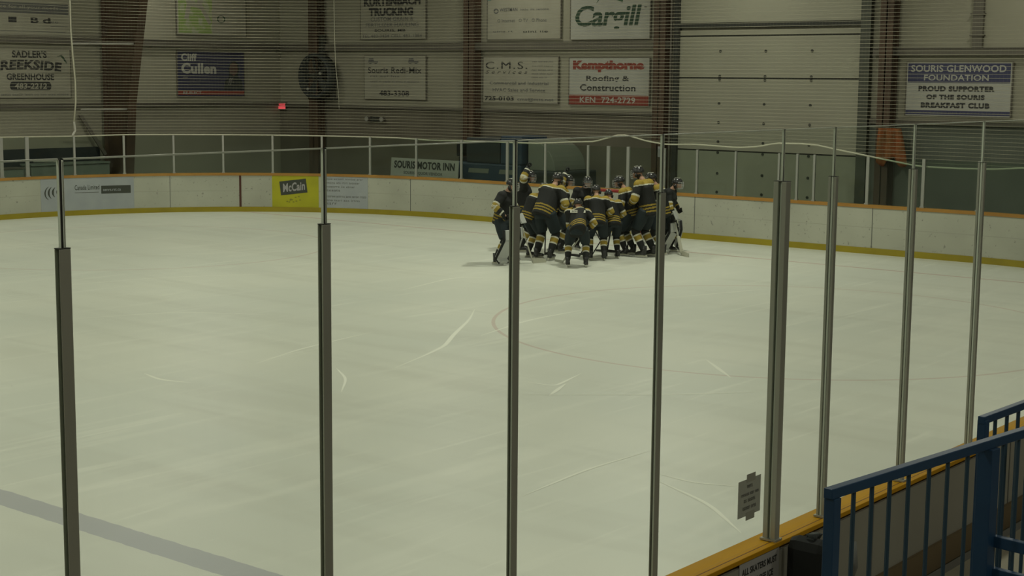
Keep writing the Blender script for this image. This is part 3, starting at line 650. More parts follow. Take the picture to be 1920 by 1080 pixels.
sw=MB(); sw.tube([(-.1+.2*math.cos(t),h*.62+.06*math.sin(t)-.05,1.95+.2*math.sin(t)) for t in [2*math.pi*i/20 for i in range(21)]],.018,6); sw.tube([(-.1,h*.6,1.5),(-.1,h*.6-.02,1.95)],.02,6); sw.build('steering_wheel',M['black'],z_)
b=MB(); prof=[(0,1.35)]+[(.95*math.sin(t),1.35+.85*math.cos(t)) for t in [R_(90)*i/10 for i in range(11)]]
n=len(prof)
vs=[(-.75,-h*.42-a,z) for a,z in prof]+[(.7,-h*.42-a,z) for a,z in prof]
b.add(vs,[tuple(range(n)),tuple(range(2*n-1,n-1,-1))]+[(i,n+i,n+(i+1)%n,(i+1)%n) for i in range(n)]); b.build('curved_hood',M['machinepale'],z_,bevel=.02)
for sx in (-.82,.82):
    for sy in (-h*.65,h*.6):
        wl=MB().lathe((0,0,0),[(.18,-.13),(.40,-.13),(.46,-.08),(.46,.08),(.40,.13),(.18,.13)],24,Mx=Matrix.Rotation(math.pi/2,3,'Y')).build('wheel',M['black'],z_,smooth=True); wl.location=(sx,sy,.46)
        MB().tube([(-.13,0,0),(.13,0,0)],.19,16).build('rim',M['palepipe'],wl)
for (u,wd_) in ((.38*h,.75),(-.10*h,.5)):
    fnz=lambda q,u=u:Vector((-.905-q[2],u-q[0],q[1]))
    strip(MB(),-wd_/2,wd_/2,1.20,1.33,.0,.004,slant=.03).build('pale_marking',M['machinepale'],z_,fn=fnz)
MB().bar((-.95,-h+.05,.12),(.95,-h+.05,.12),.4,.3).build('conditioner',M['machinedark'],z_)
# pale counter with dark stand-in for the opening behind it at far left
q0=at(60,308,Y=39.3); q1=at(207,304,Y=39.3)
cn=empty('side_counter',((q0.x+q1.x)/2,39.6,-.02)); tag(cn,'low pale green counter behind the far boards beside the tapered column','counter')
wl=q1.x-q0.x
MB().box((-wl/2,-.25,0),(wl/2,.25,q0.z-.04)).build('front_panel',M['palegreen'],cn); MB().box((-wl/2-.03,-.3,q0.z-.04),(wl/2+.0,.28,q0.z+.01)).build('counter_top',M['palegreen'],cn)
q2=at(10,281,Y=SY-.1); q3=at(190,273,Y=SY-.1)
o=MB().box((q2.x-2,SY-.09,.0),(q3.x-.05,SY-.01,q2.z)).build('dark_opening_board',M['machinedark']); tag(o,'dark board standing in for the shaded opening behind the pale counter','panel')  # added board, its dark colour painted as the shade of an opening
q4=at(60,306,Y=39.0);q5=at(108,306,Y=39.0)
o=MB().tube([at(63,309,Y=39.35)+Vector((0,0,.1)),at(106,309,Y=39.35)+Vector((0,0,.1))],.03,6).build('pale_stick',M['stickpale']); tag(o,'pale stick lying above the low green counter','stick')
q6=at(-5,318,Y=39.3); q7=at(38,318,Y=39.3)
o=MB().box((q6.x,39.1,-.02),(q7.x,39.5,q6.z)).build('storage_box',M['palegreen'],bevel=.02); MB().box((q6.x-.02,39.08,q6.z),(q7.x+.02,39.52,q6.z+.04)).build('lid',M['girt'],o); tag(o,'low grey-green storage box behind the far boards at the left edge','box')
# pale paper notices on the wall near the door
p=at(1236,284,X=SX-.5); o=MB().box((SX-.47,p.y-.05,p.z-.16),(SX-.455,p.y+.07,p.z+.14)).build('paper_notice',M['paperwhite']); tag(o,'small white paper taped to the column left of the overhead door','paper')

# ------------------------------------------------------------------ near boards and glass
NX0,NX1=-1.5,22.9
nb=empty('near_boards',(7.5,A_Y,0)); tag(nb,'near rink boards with a yellow cap rail and grey outer face','rink boards')
keep(MB().box((NX0,A_Y-.05,0),(NX1,A_Y+.08,HB-.06)).build('board_panel',M['backpanel']),nb)
b=MB(); b.box((NX0,A_Y-.02,HB-.055),(NX1,A_Y+.12,HB-.004),0); b.box((NX0,A_Y-.066,HB-.03),(NX1,A_Y-.026,HB),0)
keep(b.build('cap_rail',M['capnear'],bevel=.004),nb)
keep(MB().box((NX0,A_Y-.028,HB-.028),(NX1,A_Y-.018,HB-.002)).build('cap_groove',mat('groove_brown',(.12,.05,.01),.7)),nb)
keep(MB().box((NX0,A_Y-.075,NF),(NX1,A_Y-.05,.55)).build('base_strip',M['brownbase']),nb)
for x in np.arange(NX0+1.0,NX1,2.42): keep(MB().box((x,A_Y-.055,.55),(x+.012,A_Y-.05,HB-.06)).build('panel_seam',M['inkgrey']),nb)
tx=[3.0,4.211,5.414,6.625,7.9,8.538,9.69,10.875]
dims=[(.045,.030)]*4+[(.055,.085)]+[(.030,.055),(.030,.055),(.028,.055)]
wh=['leftmost of the near glass posts','second near glass post from the left, standing clear of the huddle','near glass post standing in front of the left end of the huddle','near glass post standing in front of the right end of the huddle','thick near glass post beside the taped paper notice','near glass post just right of the thick one','near glass post that meets the blue rail under its middle','rightmost near glass post above the blue corner post']
ext=tx+[12.08]
for i,(x,(wd,dp)) in enumerate(zip(tx,dims)):
    r=empty('glass_stanchion',(x,A_Y,HB)); tag(r,'tall grey aluminium '+wh[i],'post','tall aluminium posts of the near glass')
    b=MB(); hh=HS-HB
    b.box((-wd/2,-dp/2,0),(wd/2,-.010,hh)); b.box((-wd/2,.010,0),(wd/2,dp/2,hh)); b.box((-.006,-.01,0),(.006,.01,hh))
    b.build('sleeve',M['alu'],r,bevel=.003)
    MB().box((-wd/2-.012,-dp/2-.012,-.0),(wd/2+.012,dp/2+.012,.012)).build('foot_plate',M['alu'],r)
    MB().box((-wd/2,-dp/2,hh),(wd/2,dp/2,hh+.003)).build('end_cap',M['seam'],r)
    MB().box((-.0025,-.004,hh+.003),(.0025,.004,HG-HB-.004)).build('gasket',M['gasket'],r)
exx=[1.79]+tx+[12.08]
pn=['left of the leftmost post','between the first and second posts','in front of empty ice left of the huddle','in front of the huddle','holding the taped paper notice','narrow one right of the thick post','above the start of the blue railing','between the two rightmost posts','at the right picture edge']
for i in range(len(exx)-1):
    x0,x1=exx[i]+.008,exx[i+1]-.008
    r=empty('rink_glass',((x0+x1)/2,A_Y,HB)); tag(r,'tall clear near glass panel '+pn[i],'glass','tall panels of the near glass')
    hw=(x1-x0)/2
    MB().box((-hw+.001,-.006,.002),(hw-.001,.006,HG-HB-.006)).build('pane',M['glass'],r)
    b=MB(); b.box((-hw,-.006,HG-HB-.0055),(hw,.006,HG-HB)); b.box((-hw-.0,-.006,.002),(-hw+.002,.006,HG-HB)); b.box((hw-.002,-.006,.002),(hw,.006,HG-HB)); b.build('polished_edge',M['edge'],r)
# taped notice on near glass
q=[at(x,y,Y=A_Y-.008) for x,y in ((1380,920),(1425,889),(1422,962),(1379,978))]
x0,x1=7.485,7.74; z0=1.33; z1=1.55
o=MB().box((x0,A_Y-.0095,z0),(x1,A_Y-.0075,z1)).build('taped_notice',M['paper']); tag(o,'grey paper notice taped to the near glass beside the thick post','paper')
b=MB(); b.box((x0+.09,A_Y-.0105,z1-.02),(x0+.19,A_Y-.0095,z1+.028)); b.box((x0+.09,A_Y-.0105,z0-.028),(x0+.19,A_Y-.0095,z0+.02)); b.build('tape_strip',M['tape'],o)
fnn=lambda q:Vector((x0+q[0]*(x1-x0),A_Y-.0095-q[2],z0+q[1]*(z1-z0)))
for tt,v,a0,a1 in (('nera',.80,.38,.62),('renasea star een',.60,.12,.9),('as seans',.42,.25,.75),('eanser ores',.22,.2,.8)):
    lettering(tt,(a0,v-.045,a1,v+.045),M['inkgrey'],o,fnn,d=.002,bold=.01)
# sheet on outer face
x0b,x1b=at(1387,1058,Y=A_Y-.054).x,at(1461,1030,Y=A_Y-.054).x; z1b=HB-.032; z0b=z1b-.42
o=MB().box((x0b,A_Y-.054,z0b),(x1b,A_Y-.0515,z1b)).build('rule_notice',M['paperwhite']); tag(o,'white notice with black capitals below the yellow cap rail','sign')
fno=lambda q:Vector((x0b+q[0]*(x1b-x0b),A_Y-.054-q[2],z1b-q[1]*(z1b-z0b)))
def L2(t_,y0,y1,a0=.06,a1=.94): lettering(t_,(a0,-y1,a1,-y0),M['ink'],o,lambda q:fno((q[0],-q[1],q[2])),d=.0015,bold=.03)
L2('ALL SKATERS MUST',.10,.20); L2('REMAIN OFF ICE',.28,.38,.1,.85); L2('AT FLOODING',.46,.56,.3,.9); L2('TIMES',.64,.74,.6,.9)
# black bag leaning by the boards
bz=at(1505,1012,Y=A_Y-.22).z-NF; bx0=at(1468,1030,Y=A_Y-.09).x; bx1=at(1549,1030,Y=A_Y-.30).x
e=empty('equipment_bag',(bx0+.34,A_Y-.24,NF)); bw=bx1-bx0-.34; tag(e,'black equipment bag beside the near boards left of the blue rail post','bag')
MB().box((-.34,-.14,0),(bw,.15,bz)).build('bag_body',M['black'],e,bevel=.07)
MB().tube([(-.05,-.14,bz-.32),(-.04,-.175,bz-.2),(.0,-.14,bz-.06)],.02,8).build('handle',M['inkgrey'],e,smooth=True)
MB().tube([(-.28,-.0,bz-.03),(-.20,-.0,bz+.01),(bw-.08,-.0,bz+.01),(bw-.03,-.0,bz-.03)],.035,8).build('roll_top',M['machinedark'],e,smooth=True)

# ------------------------------------------------------------------ blue railing
A0=Vector((4.50,2.28,2.5)); dv=Vector((.99256,-.12173,0)); 
rl=empty('railing',(A0.x,A0.y,1.42)); tag(rl,'front blue steel railing with thin balusters and a thick corner post','railing')
def rp(t,z): return Vector((A0.x+dv.x*t,A0.y+dv.y*t,z))
base=rl.location
def RB(b,name,m,par=rl,bv=.003): return keep(b.build(name,m,bevel=bv),par)
tpost=[at(x,y,z=2.5) for x,y in ((1563,915),(1852,823))]
t1=(tpost[1]-A0).dot(dv); t0_=(tpost[0]-A0).dot(dv)
b=MB(); b.bar(rp(t0_-.03,2.485),rp(2.3,2.485),.035,.036); RB(b,'top_rail',M['blue'])
b=MB(); b.bar(rp(t0_,1.42),rp(t0_,2.467),.042,.042,upv=dv); RB(b,'end_post',M['blue'])
b=MB(); b.bar(rp(t1,1.42),rp(t1,2.467),.062,.062,upv=dv); RB(b,'corner_post',M['blue'])
b=MB(); b.bar(rp(t0_,1.52),rp(2.3,1.52),.03,.036); RB(b,'bottom_rail',M['blue'])
for x in (1601,1635,1668,1703,1741,1775.5,1812,1878,1906):
    p=at(x,871-(x-1700)*.3175,z=2.5); t=(p-A0).dot(dv); b=MB(); b.tube([rp(t,1.53),rp(t,2.475)],.0085,8); RB(b,'baluster',M['baluster'],bv=0)
for t in (t1+.45,t1+.57): RB(MB().tube([rp(t,1.53),rp(t,2.475)],.0085,8),'baluster',M['baluster'],bv=0)
pv=Vector((-dv.y*-1,-dv.x,0))  # toward the stand
pv=Vector((dv.y,-dv.x,0))
P1=rp(t1,0)
for z,hh in ((2.10,.045),(1.965,.06)):
    b=MB(); a_=P1+dv*.03; b.bar(Vector((a_.x,a_.y,z)),Vector((a_.x,a_.y,z))+pv*.75,.03,hh); RB(b,'side_rail',M['blue'])
# second railing behind
e0=Vector((5.88,2.30,2.5)); e1=Vector((6.9,2.255,2.5)); r2_=empty('railing',(e0.x,e0.y,NF)); tag(r2_,'rear blue railing seen over the top rail at the right picture edge','railing')
b=MB(); b.bar(e0-dv*.02,e1,.03,.032); keep(b.build('top_rail',M['blue'],bevel=.003),r2_)
b=MB(); b.bar(Vector((e0.x,e0.y,NF)),e0,.036,.036,upv=dv); keep(b.build('end_post',M['blue'],bevel=.003),r2_)
for k in range(1,9): p=e0.lerp(e1,k/9); keep(MB().tube([(p.x,p.y,1.5),p],.0085,8).build('baluster',M['baluster']),r2_)
keep(MB().bar((e0.x,e0.y,1.5),(e1.x,e1.y,1.5),.03,.036).build('bottom_rail',M['blue']),r2_)

# ------------------------------------------------------------------ skate scratches
random.seed(11)
def scr(pxs,wd,b):
    P=[at(x,y,z=.0) for x,y in pxs]; Q=[]
    for i in range(len(P)-1):
        for k in range(6): Q.append(P[i].lerp(P[i+1],k/6))
    Q.append(P[-1])
    # smooth
    for _ in range(3): Q=[Q[0]]+[(Q[i-1]+Q[i]*2+Q[i+1])/4 for i in range(1,len(Q)-1)]+[Q[-1]]
    vs=[]
    for i,p in enumerate(Q):
        d=(Q[min(i+1,len(Q)-1)]-Q[max(i-1,0)]).normalized(); n=Vector((-d.y,d.x,0)); e=math.sin(math.pi*i/(len(Q)-1))*.5*wd+.004
        vs+=[(p+n*e+Vector((0,0,.0015))),(p-n*e+Vector((0,0,.0015)))]
    b.add(vs,[(2*i,2*i+1,2*i+3,2*i+2) for i in range(len(Q)-1)])
b=MB()
for pts,wd in (([(740,690),(800,665),(835,648),(850,628),(880,600),(890,580)],.06),([(980,715),(1040,724),(1060,715),(1090,700)],.04),([(1030,742),(1060,720)],.05),([(1325,675),(1370,708)],.05),([(270,700),(300,712),(360,718)],.05),
    ([(480,682),(560,655),(700,622)],.035),([(980,930),(1100,880),(1220,845)],.03),([(1230,900),(1330,945),(1390,1000)],.04),([(900,630),(990,600),(1100,580)],.05),([(750,545),(850,520),(940,520)],.05),([(980,740),(1250,740),(1420,735)],.03),([(60,540),(300,520),(560,512)],.03),([(200,480),(420,474),(600,470)],.03),([(1240,560),(1400,545),(1440,543)],.03),([(100,600),(330,585),(500,590)],.03),([(630,690),(650,710),(640,735)],.03),([(1240,890),(1300,905),(1380,912)],.03)):
    scr(pts,wd,b)
o=b.build('skate_scratches',mat('snow_white',(.80,.80,.71),.7)); tag(o,'white skate scratches scattered over the near and middle ice','scratches',kind='stuff')

# ------------------------------------------------------------------ goal
gx,gy=29.85,21.15
g=empty('hockey_goal',(gx,gy,0)); tag(g,'red-framed hockey goal with white netting behind the huddle','goal')
b=MB(); b.tube([(0,-.915,0),(0,-.915,1.22)],.035,10); MB_=b; b.build('goal_post',M['goalred'],g,smooth=True)
b=MB(); b.tube([(0,.915,0),(0,.915,1.22)],.035,10); b.build('goal_post',M['goalred'],g,smooth=True)
MB().tube([(0,-.93,1.22),(0,.93,1.22)],.038,10).build('crossbar',M['goalred'],g,smooth=True)
b=MB(); b.tube([(0,-.915,.04),(.7,-.98,.04),(1.0,-.6,.04),(1.05,0,.04),(1.0,.6,.04),(.7,.98,.04),(0,.915,.04)],.03,8); b.tube([(0,-.9,1.2),(.42,-.7,1.2),(.5,0,1.2),(.42,.7,1.2),(0,.9,1.2)],.02,8); b.tube([(.5,0,1.2),(1.05,0,.04)],.02,8); b.build('back_frame',M['padwhite'],g,smooth=True)
top=[(0,-.9),(.42,-.7),(.5,0),(.42,.7),(0,.9)]; bot=[(0,-.915),(.9,-.8),(1.05,0),(.9,.8),(0,.915)]
me=bpy.data.meshes.new('goal_netting'); vs=[];uv=[];u=0
for i in range(5):
    if i: u+=math.dist(top[i],top[i-1])
    vs+=[(*bot[i],.05),(*top[i],1.2)]; uv+=[(u,0),(u,1.3)]
vs+=[(0,-.9,1.2),(0,.9,1.2),(.42,.7,1.2),(.5,0,1.2),(.42,-.7,1.2)]; uv+=[(0,0),(1.8,0),(1.6,.42),(.9,.5),(.2,.42)]
me.from_pydata(vs,[],[(2*i,2*i+2,2*i+3,2*i+1) for i in range(4)]+[(10,11,12,13,14)]); ul=me.uv_layers.new(name='UV')
for l in me.loops: ul.data[l.index].uv=uv[l.vertex_index]
me.materials.append(M['goalnet']); o=bpy.data.objects.new('goal_netting',me); C.objects.link(o); o.parent=g

# ------------------------------------------------------------------ players
def voxel(mb,vox,smooth_it=2):
    me=bpy.data.meshes.new('v'); me.from_pydata(mb.v,[],mb.f); o=bpy.data.objects.new('v',me); C.objects.link(o)
    r=o.modifiers.new('r','REMESH'); r.mode='VOXEL'; r.voxel_size=vox
    s=o.modifiers.new('s','SMOOTH'); s.factor=.6; s.iterations=smooth_it
    bpy.context.view_layer.update()
    m2=bpy.data.meshes.new_from_object(o.evaluated_get(bpy.context.evaluated_depsgraph_get())); bpy.data.objects.remove(o); bpy.data.meshes.remove(me)
    m2.polygons.foreach_set('use_smooth',[True]*len(m2.polygons)); return m2
def mobj(name,me,mats,parent,pick=None):
    me.name=name; me.materials.clear()
    for q in (mats if isinstance(mats,list) else [mats]): me.materials.append(q)
    if pick:
        for p in me.polygons: p.material_index=pick(p.center)
    o=bpy.data.objects.new(name,me); C.objects.link(o); o.parent=parent; return o
def ik(S,Hh,l1,l2,pole):
    d=Hh-S; L_=d.length
    if L_>(l1+l2)*.98: Hh=S+d.normalized()*(l1+l2)*.98; d=Hh-S; L_=d.length
    a=(l1*l1-l2*l2+L_*L_)/(2*L_); h=math.sqrt(max(0,l1*l1-a*a)); n=d.normalized(); pv=(pole-n*pole.dot(n)).normalized()
    return S+n*a+pv*h,Hh
def segt(p,a,b):
    d=b-a; t=max(0,min(1,(p-a).dot(d)/d.dot(d))); return t,(p-a-d*t).length
def glove(par,c,fore,sd,k,right,mts):
    """c grip centre, fore = unit vector from wrist to hand, sd = shaft direction"""
    sd=sd.normalized(); pr=(fore*-1); pr=(pr-sd*pr.dot(sd)).normalized(); q=sd.cross(pr)
    b=MB()
    palm=c+pr*.045*k
    b.tube([palm-sd*.05*k,palm+sd*.05*k],[(.04*k,.03*k)]*2,8)
    b.tube([c+pr*.05*k,c-fore*.11*k,c-fore*.20*k],[.045*k,.052*k,.07*k],10)
    for i in range(4):
        o_=c+sd*(i-1.5)*.027*k; ln=(.9,1,.97,.8)[i]
        pts=[o_+(pr*math.cos(t)+q*math.sin(t))*.036*k for t in [R_(20)+R_(235)*ln*j/6 for j in range(7)]]
        b.tube(pts,[.0155*k]*5+[.014*k,.012*k],7)
    o_=c+sd*(.055*k); pts=[o_+(pr*math.cos(t)-q*math.sin(t))*.036*k for t in [R_(10)+R_(130)*j/4 for j in range(5)]]
    b.tube(pts,[.02*k,.019*k,.017*k,.015*k,.012*k],7)
    g_=b.build('glove',mts[0],par,smooth=True)
    MB().tube([c-fore*.125*k,c-fore*.165*k],[.062*k,.068*k],10,cap=False).build('cuff_band',mts[1],g_,smooth=True)
    return g_
def stick(pt,pb,label,goalie=False,m='stickblack',side=1):
    """pt, pb world: butt end and heel on the ice"""
    d=(pb-pt).normalized(); e=empty('hockey_stick',(pb.x,pb.y,0)); tag(e,label,'hockey stick','hockey sticks of the huddle')
    b=MB(); b.bar(pt,pb,.03,.022); keep(b.build('shaft',M[m]),e)
    b=MB(); b.bar(pt,pt+d*.14,.036,.028); keep(b.build('grip_tape',M['cream']),e)
    f=Vector((d.x,d.y,0)); f=f.normalized() if f.length>.05 else Vector((1,0,0)); f=(f+Vector((-f.y,f.x,0))*.5*side).normalized()
    b=MB(); hgt=.11 if goalie else .06; n=Vector((-f.y,f.x,0))
    vs=[]
    for i in range(6):
        t=i/5; p=Vector((pb.x,pb.y,0))+f*.34*t+n*.03*t*t; hh=hgt*(1-.25*t*t)
        vs+=[p+n*.006+Vector((0,0,.004)),p-n*.006+Vector((0,0,.004)),p-n*.006+Vector((0,0,hh)),p+n*.006+Vector((0,0,hh))]
    b.add(vs,[(i*4+j,i*4+(j+1)%4,(i+1)*4+(j+1)%4,(i+1)*4+j) for i in range(5) for j in range(4)]+[(3,2,1,0),(20,21,22,23)])
    keep(b.build('blade',M['cream' if goalie else m]),e)
    if goalie: b=MB(); b.bar(pt.lerp(pb,.52),pb+Vector((0,0,.05)),.09,.025); keep(b.build('paddle',M['cream']),e)
def player(px,py,H,lean,face,label,goalie=False,raise_arm=None,yoke=True,stance=.16,sticklab=None,seed=0,turn=0,name=None,stick_pale=False,hands='stick',crouch=0,helmet='blackgloss',namebar=False):
    base=at(px,py,z=0); k=H/1.86; rnd=random.Random(seed)
    c=Vector((27.6,20.1,0))
    yaw=(math.atan2(c.y-base.y,c.x-base.x) if face is None else face)+R_(turn)
    r=empty('person',(base.x,base.y,0),yaw-math.pi/2); tag(r,label,'person','hockey players in the huddle')
    V=lambda x,y,z:Vector((x*k,y*k,z*k))
    ln=R_(lean); sit=crouch
    pel=V(0,-.10*math.sin(ln)-.05*sit,.98-.16*sit); 
    def tor(x,y,z):   # torso frame, z up the spine from the pelvis
        return pel+Vector((x*k,y*k*math.cos(ln)+z*k*math.sin(ln),z*k*math.cos(ln)-y*k*math.sin(ln)))
    neck=tor(0,.01,.56); hd=neck+Vector((0,(.10+.10*math.sin(ln))*k,.15*k*math.cos(ln*.7)))
    shl={s:tor(s*.20,0,.48) for s in (-1,1)}
    ank={s:V(s*stance+rnd.uniform(-.02,.02),rnd.uniform(-.10,.08),.16) for s in (-1,1)}
    hip={s:pel+Vector((s*.11*k,0,-.05*k)) for s in (-1,1)}
    knee={s:ik(hip[s],ank[s],.44*k,.42*k,Vector((s*.15,1,0)))[0] for s in (-1,1)}
    # stick line and hands
    sd_=rnd.choice((-1,1)) if seed else 1
    top=tor(-.16*sd_,.30,.16)+Vector((0,0,.05*k)); heel=V(.34*sd_,.62,.02)
    if goalie: top=tor(-.28*sd_,.28,.05); heel=V(-.42*sd_,.50,.02)
    grip={}
    grip[-sd_]=top+(heel-top)*.08; grip[sd_]=top+(heel-top)*(.36)
    if goalie: grip[-sd_]=top+(heel-top)*.3; grip[sd_]=tor(.34*sd_,.28,.10)
    if raise_arm: grip[raise_arm]=shl[raise_arm]+Vector((raise_arm*.06*k,.12*k,.50*k))
    if raise_arm==-sd_: top,heel=None,None
    elb={};
    for s in (-1,1): elb[s],grip[s]=ik(shl[s],grip[s],.31*k,.34*k,Vector((s*1.0,-.5,-.7)) if raise_arm!=s else Vector((s,-.3,0)))
    # body
    b=MB()
    b.ball(hd,(.078*k,.098*k,.118*k),16); b.ball(hd+V(0,.06,-.07),(.05*k,.045*k,.05*k),10); b.tube([hd+V(0,.085,.02),hd+V(0,.115,-.022),hd+V(0,.09,-.03)],[.012*k,.017*k,.01*k],7)
    for s in (-1,1): b.ball(hd+V(s*.08,-.005,-.01),(.014*k,.02*k,.032*k),8)
    b.tube([hd+V(0,-.02,-.03),neck,tor(0,0,.45)],[.055*k,.06*k,.08*k],10)
    b.tube([tor(0,0,-.05),tor(0,0,.2),tor(0,0,.42),tor(0,0,.52)],[(.15*k,.11*k),(.14*k,.1*k),(.18*k,.11*k),(.1*k,.08*k)],12)
    for s in (-1,1):
        fd=(grip[s]-elb[s]).normalized()
        b.tube([tor(s*.12,0,.46),shl[s],elb[s],grip[s]-fd*.09*k],[.055*k,.055*k,.042*k,.03*k],8)
        b.ball(grip[s]-fd*.05*k,(.035*k,.035*k,.04*k),8)
        b.tube([hip[s],knee[s],ank[s]],[.085*k,.06*k,.04*k],8); b.tube([ank[s],ank[s]+V(0,.03,-.04)],[.035*k,.025*k],8)
    mobj('body',voxel(b,.017*k,2),M['skin'],r)
    for s in (-1,1): MB().ball(hd+V(s*.032,.088,.012),.011*k,8).build('eye',M['eye'],r,smooth=True)
    # jersey
    b=MB()
    b.tube([tor(0,-.01,-.16),tor(0,-.01,-.02),tor(0,0,.22),tor(0,0,.40),tor(0,0,.50),tor(0,.01,.57)],[(.235*k,.17*k),(.225*k,.17*k),(.23*k,.165*k),(.25*k,.16*k),(.19*k,.12*k),(.08*k,.08*k)],18)
    for s in (-1,1):
        fd=(grip[s]-elb[s]).normalized()
        b.ball(shl[s],(.115*k,.11*k,.105*k),12)
        b.tube([tor(s*.1,0,.45),shl[s],shl[s].lerp(elb[s],.6),elb[s],elb[s].lerp(grip[s],.35),grip[s]-fd*.15*k],[.11*k,.105*k,.09*k,.088*k,.08*k,.07*k],12)
    def inv(p):
        q=p-pel; y=q.y*math.cos(ln)-q.z*math.sin(ln); z=q.y*math.sin(ln)+q.z*math.cos(ln); return q.x/k,y/k,z/k
    def pick(p):
        p=Vector(p); x,y,z=inv(p)
        for s in (-1,1):
            t1,d1=segt(p,shl[s],elb[s]); t2,d2=segt(p,elb[s],grip[s])
            if min(d1,d2)<.125*k and abs(x)>.19 or (raise_arm==s and min(d1,d2)<.12*k and z>.45):
                if d2<d1:
                    if t2<.10: return 2
                    if t2<.30: return 1
                    return 0
                if t1>.82: return 1
                if t1>.70: return 2
                if t1>.32: return 0
        if z>.45 and yoke: return 2 if z<.475 else 1
        if -.09<z<.065: 
            q=(z+.09)/.155; return 1 if (q<.2 or .4<q<.6 or q>.8) else 0
        return 0
    mobj('jersey',voxel(b,.014*k,3),[M['black'],M['gold'],M['cream']],r,pick)
    # name bar / number on the back
    if False:
        fb=lambda q:tor(q[0],-.172-q[2],q[1])
        lettering(str(2+seed*3),(-.09,.07,.09,.24),M['gold'],r,fb,d=.004,bold=.04)
    if namebar:
        fb=lambda q:tor(q[0],-.19-q[2],q[1])
        nbm=MB().box((-.17,.27,-.004),(.17,.35,.004)).build('name_bar',M['cream'],r,fn=fb)
        lettering('SOURIS',(-.14,.285,.14,.335),M['black'],nbm,fb,d=.007,bold=.03)
    # pants
    b=MB(); b.tube([pel+V(0,0,.06),pel+V(0,0,-.10),pel+V(0,0,-.16)],[(.19*k,.155*k),(.215*k,.17*k),(.19*k,.15*k)],16)
    for s in (-1,1):
        e_=hip[s].lerp(knee[s],.92); b.tube([hip[s]+V(s*.01,0,.02),hip[s].lerp(knee[s],.5),e_],[.125*k,.13*k,.115*k],12)
    mobj('hockey_pants',voxel(b,.02*k,2),M['pants'],r)
    for s in (-1,1):
        a_=knee[s];c_=ank[s]
        pts=[hip[s].lerp(a_,.85),a_,a_.lerp(c_,.3),a_.lerp(c_,.6),a_.lerp(c_,.95)]
        b=MB(); NP=14
        P=[a_+(a_-hip[s]).normalized()*-.07*k]+[a_.lerp(c_,i/NP) for i in range(NP+1)]
        Rr=[.083*k]+[ (.085-.028*(i/NP)+.008*math.sin(math.pi*i/NP))*k for i in range(NP+1)]
        b.tube(P,Rr,12,cap=True)
        o=b.build('sock',[M['black'],M['gold'],M['cream']],r,smooth=True)
        for p in o.data.polygons:
            t,_=segt(Vector(p.center),a_,c_); p.material_index=2 if (.22<t<.29 or .50<t<.57) else (1 if .29<=t<=.50 else 0)
        # skate
        b=MB(); A=ank[s]; f=V(0,1,0).normalized()
        b.tube([A+V(0,-.02,.08),A+V(0,-.02,0),A+V(0,-.01,-.045),A+V(0,.0,-.09)],[(.052*k,.058*k),(.045*k,.055*k),(.045*k,.065*k),(.04*k,.07*k)],10)
        b.tube([A+V(0,-.06,-.075),A+V(0,.03,-.06),A+V(0,.12,-.075),A+V(0,.17,-.085)],[(.042*k,.03*k),(.046*k,.045*k),(.044*k,.03*k),(.03*k,.018*k)],10)
        sk=b.build('skate_boot',M['blackgloss'],r,smooth=True)
        MB().box(A+V(-.012,-.09,-.135),A+V(.012,.15,-.10)).build('blade_holder',M['cream'],sk)
        zz=A.z-.135*k
        MB().box((A.x-.002,A.y-.11*k,.001),(A.x+.002,A.y+.17*k,zz+.01)).build('blade',M['metal'],sk)
        if goalie:
            pf=Vector((s*.35,1,0)).normalized(); b=MB(); side=pf.cross(Vector((0,0,1)))
            K0=a_+pf*.11*k+Vector((0,0,.22*k)); K1=a_+pf*.13*k; K2=c_+pf*.13*k+Vector((0,0,-.02*k)); K3=c_+pf*.22*k+Vector((0,0,-.10*k))
            for (u,w2),(u2,w3) in (((K0,.26),(K1,.29)),((K1,.29),(K2,.27)),((K2,.27),(K3,.22))):
                b.bar(u,u2,w2*k,.08*k,upv=pf)
            gp=b.build('leg_pad',M['padwhite'],r,bevel=.015)
            b=MB()
            for sg in (-1,1): b.tube([K0+side*sg*.14*k,K1+side*sg*.15*k,K2+side*sg*.14*k,K3+side*sg*.11*k],.03*k,8)
            b.build('pad_edge',M['black'],gp,smooth=True)
    MB().ball(hd+V(0,-.045,-.07),(.075*k,.06*k,.075*k),12).build('hair',M['eye'],r,smooth=True)
    # helmet
    b=MB(); tilt=Matrix.Rotation(-ln*.35,3,'X')
    b.ball(hd+V(0,-.008,.015),(.108*k,.132*k,.125*k),20,zmin=-.15,Mx=tilt)
    b.tube([hd+V(-.10,-.03,-.02),hd+V(-.098,-.01,-.08)],[.03*k,.02*k],8); b.tube([hd+V(.10,-.03,-.02),hd+V(.098,-.01,-.08)],[.03*k,.02*k],8)
    hm=b.build('helmet',M[helmet],r,smooth=True)
    b=MB()
    for i in range(5):
        zz=.03-.038*i; ry=.150-.006*abs(i-2); b.tube([hd+V(.11*math.sin(t),ry*math.cos(t)*.98,zz) for t in [R_(-75)+R_(150)*j/8 for j in range(9)]],.0045*k,5)
    for xx in (-.07,-.025,.025,.07): b.tube([hd+V(xx,.142*math.cos(xx*9),.035),hd+V(xx,.150*math.cos(xx*9),-.05),hd+V(xx*.9,.135*math.cos(xx*9),-.125)],.0045*k,5)
    b.build('face_cage',M['padwhite' if goalie else 'metal'],hm)
    b=MB(); 
    for xx in (-.04,0,.04): b.tube([hd+V(xx,.055,.122),hd+V(xx,-.0,.131),hd+V(xx,-.06,.126)],.006*k,5)
    b.build('vent_strip',M['cream'],hm)
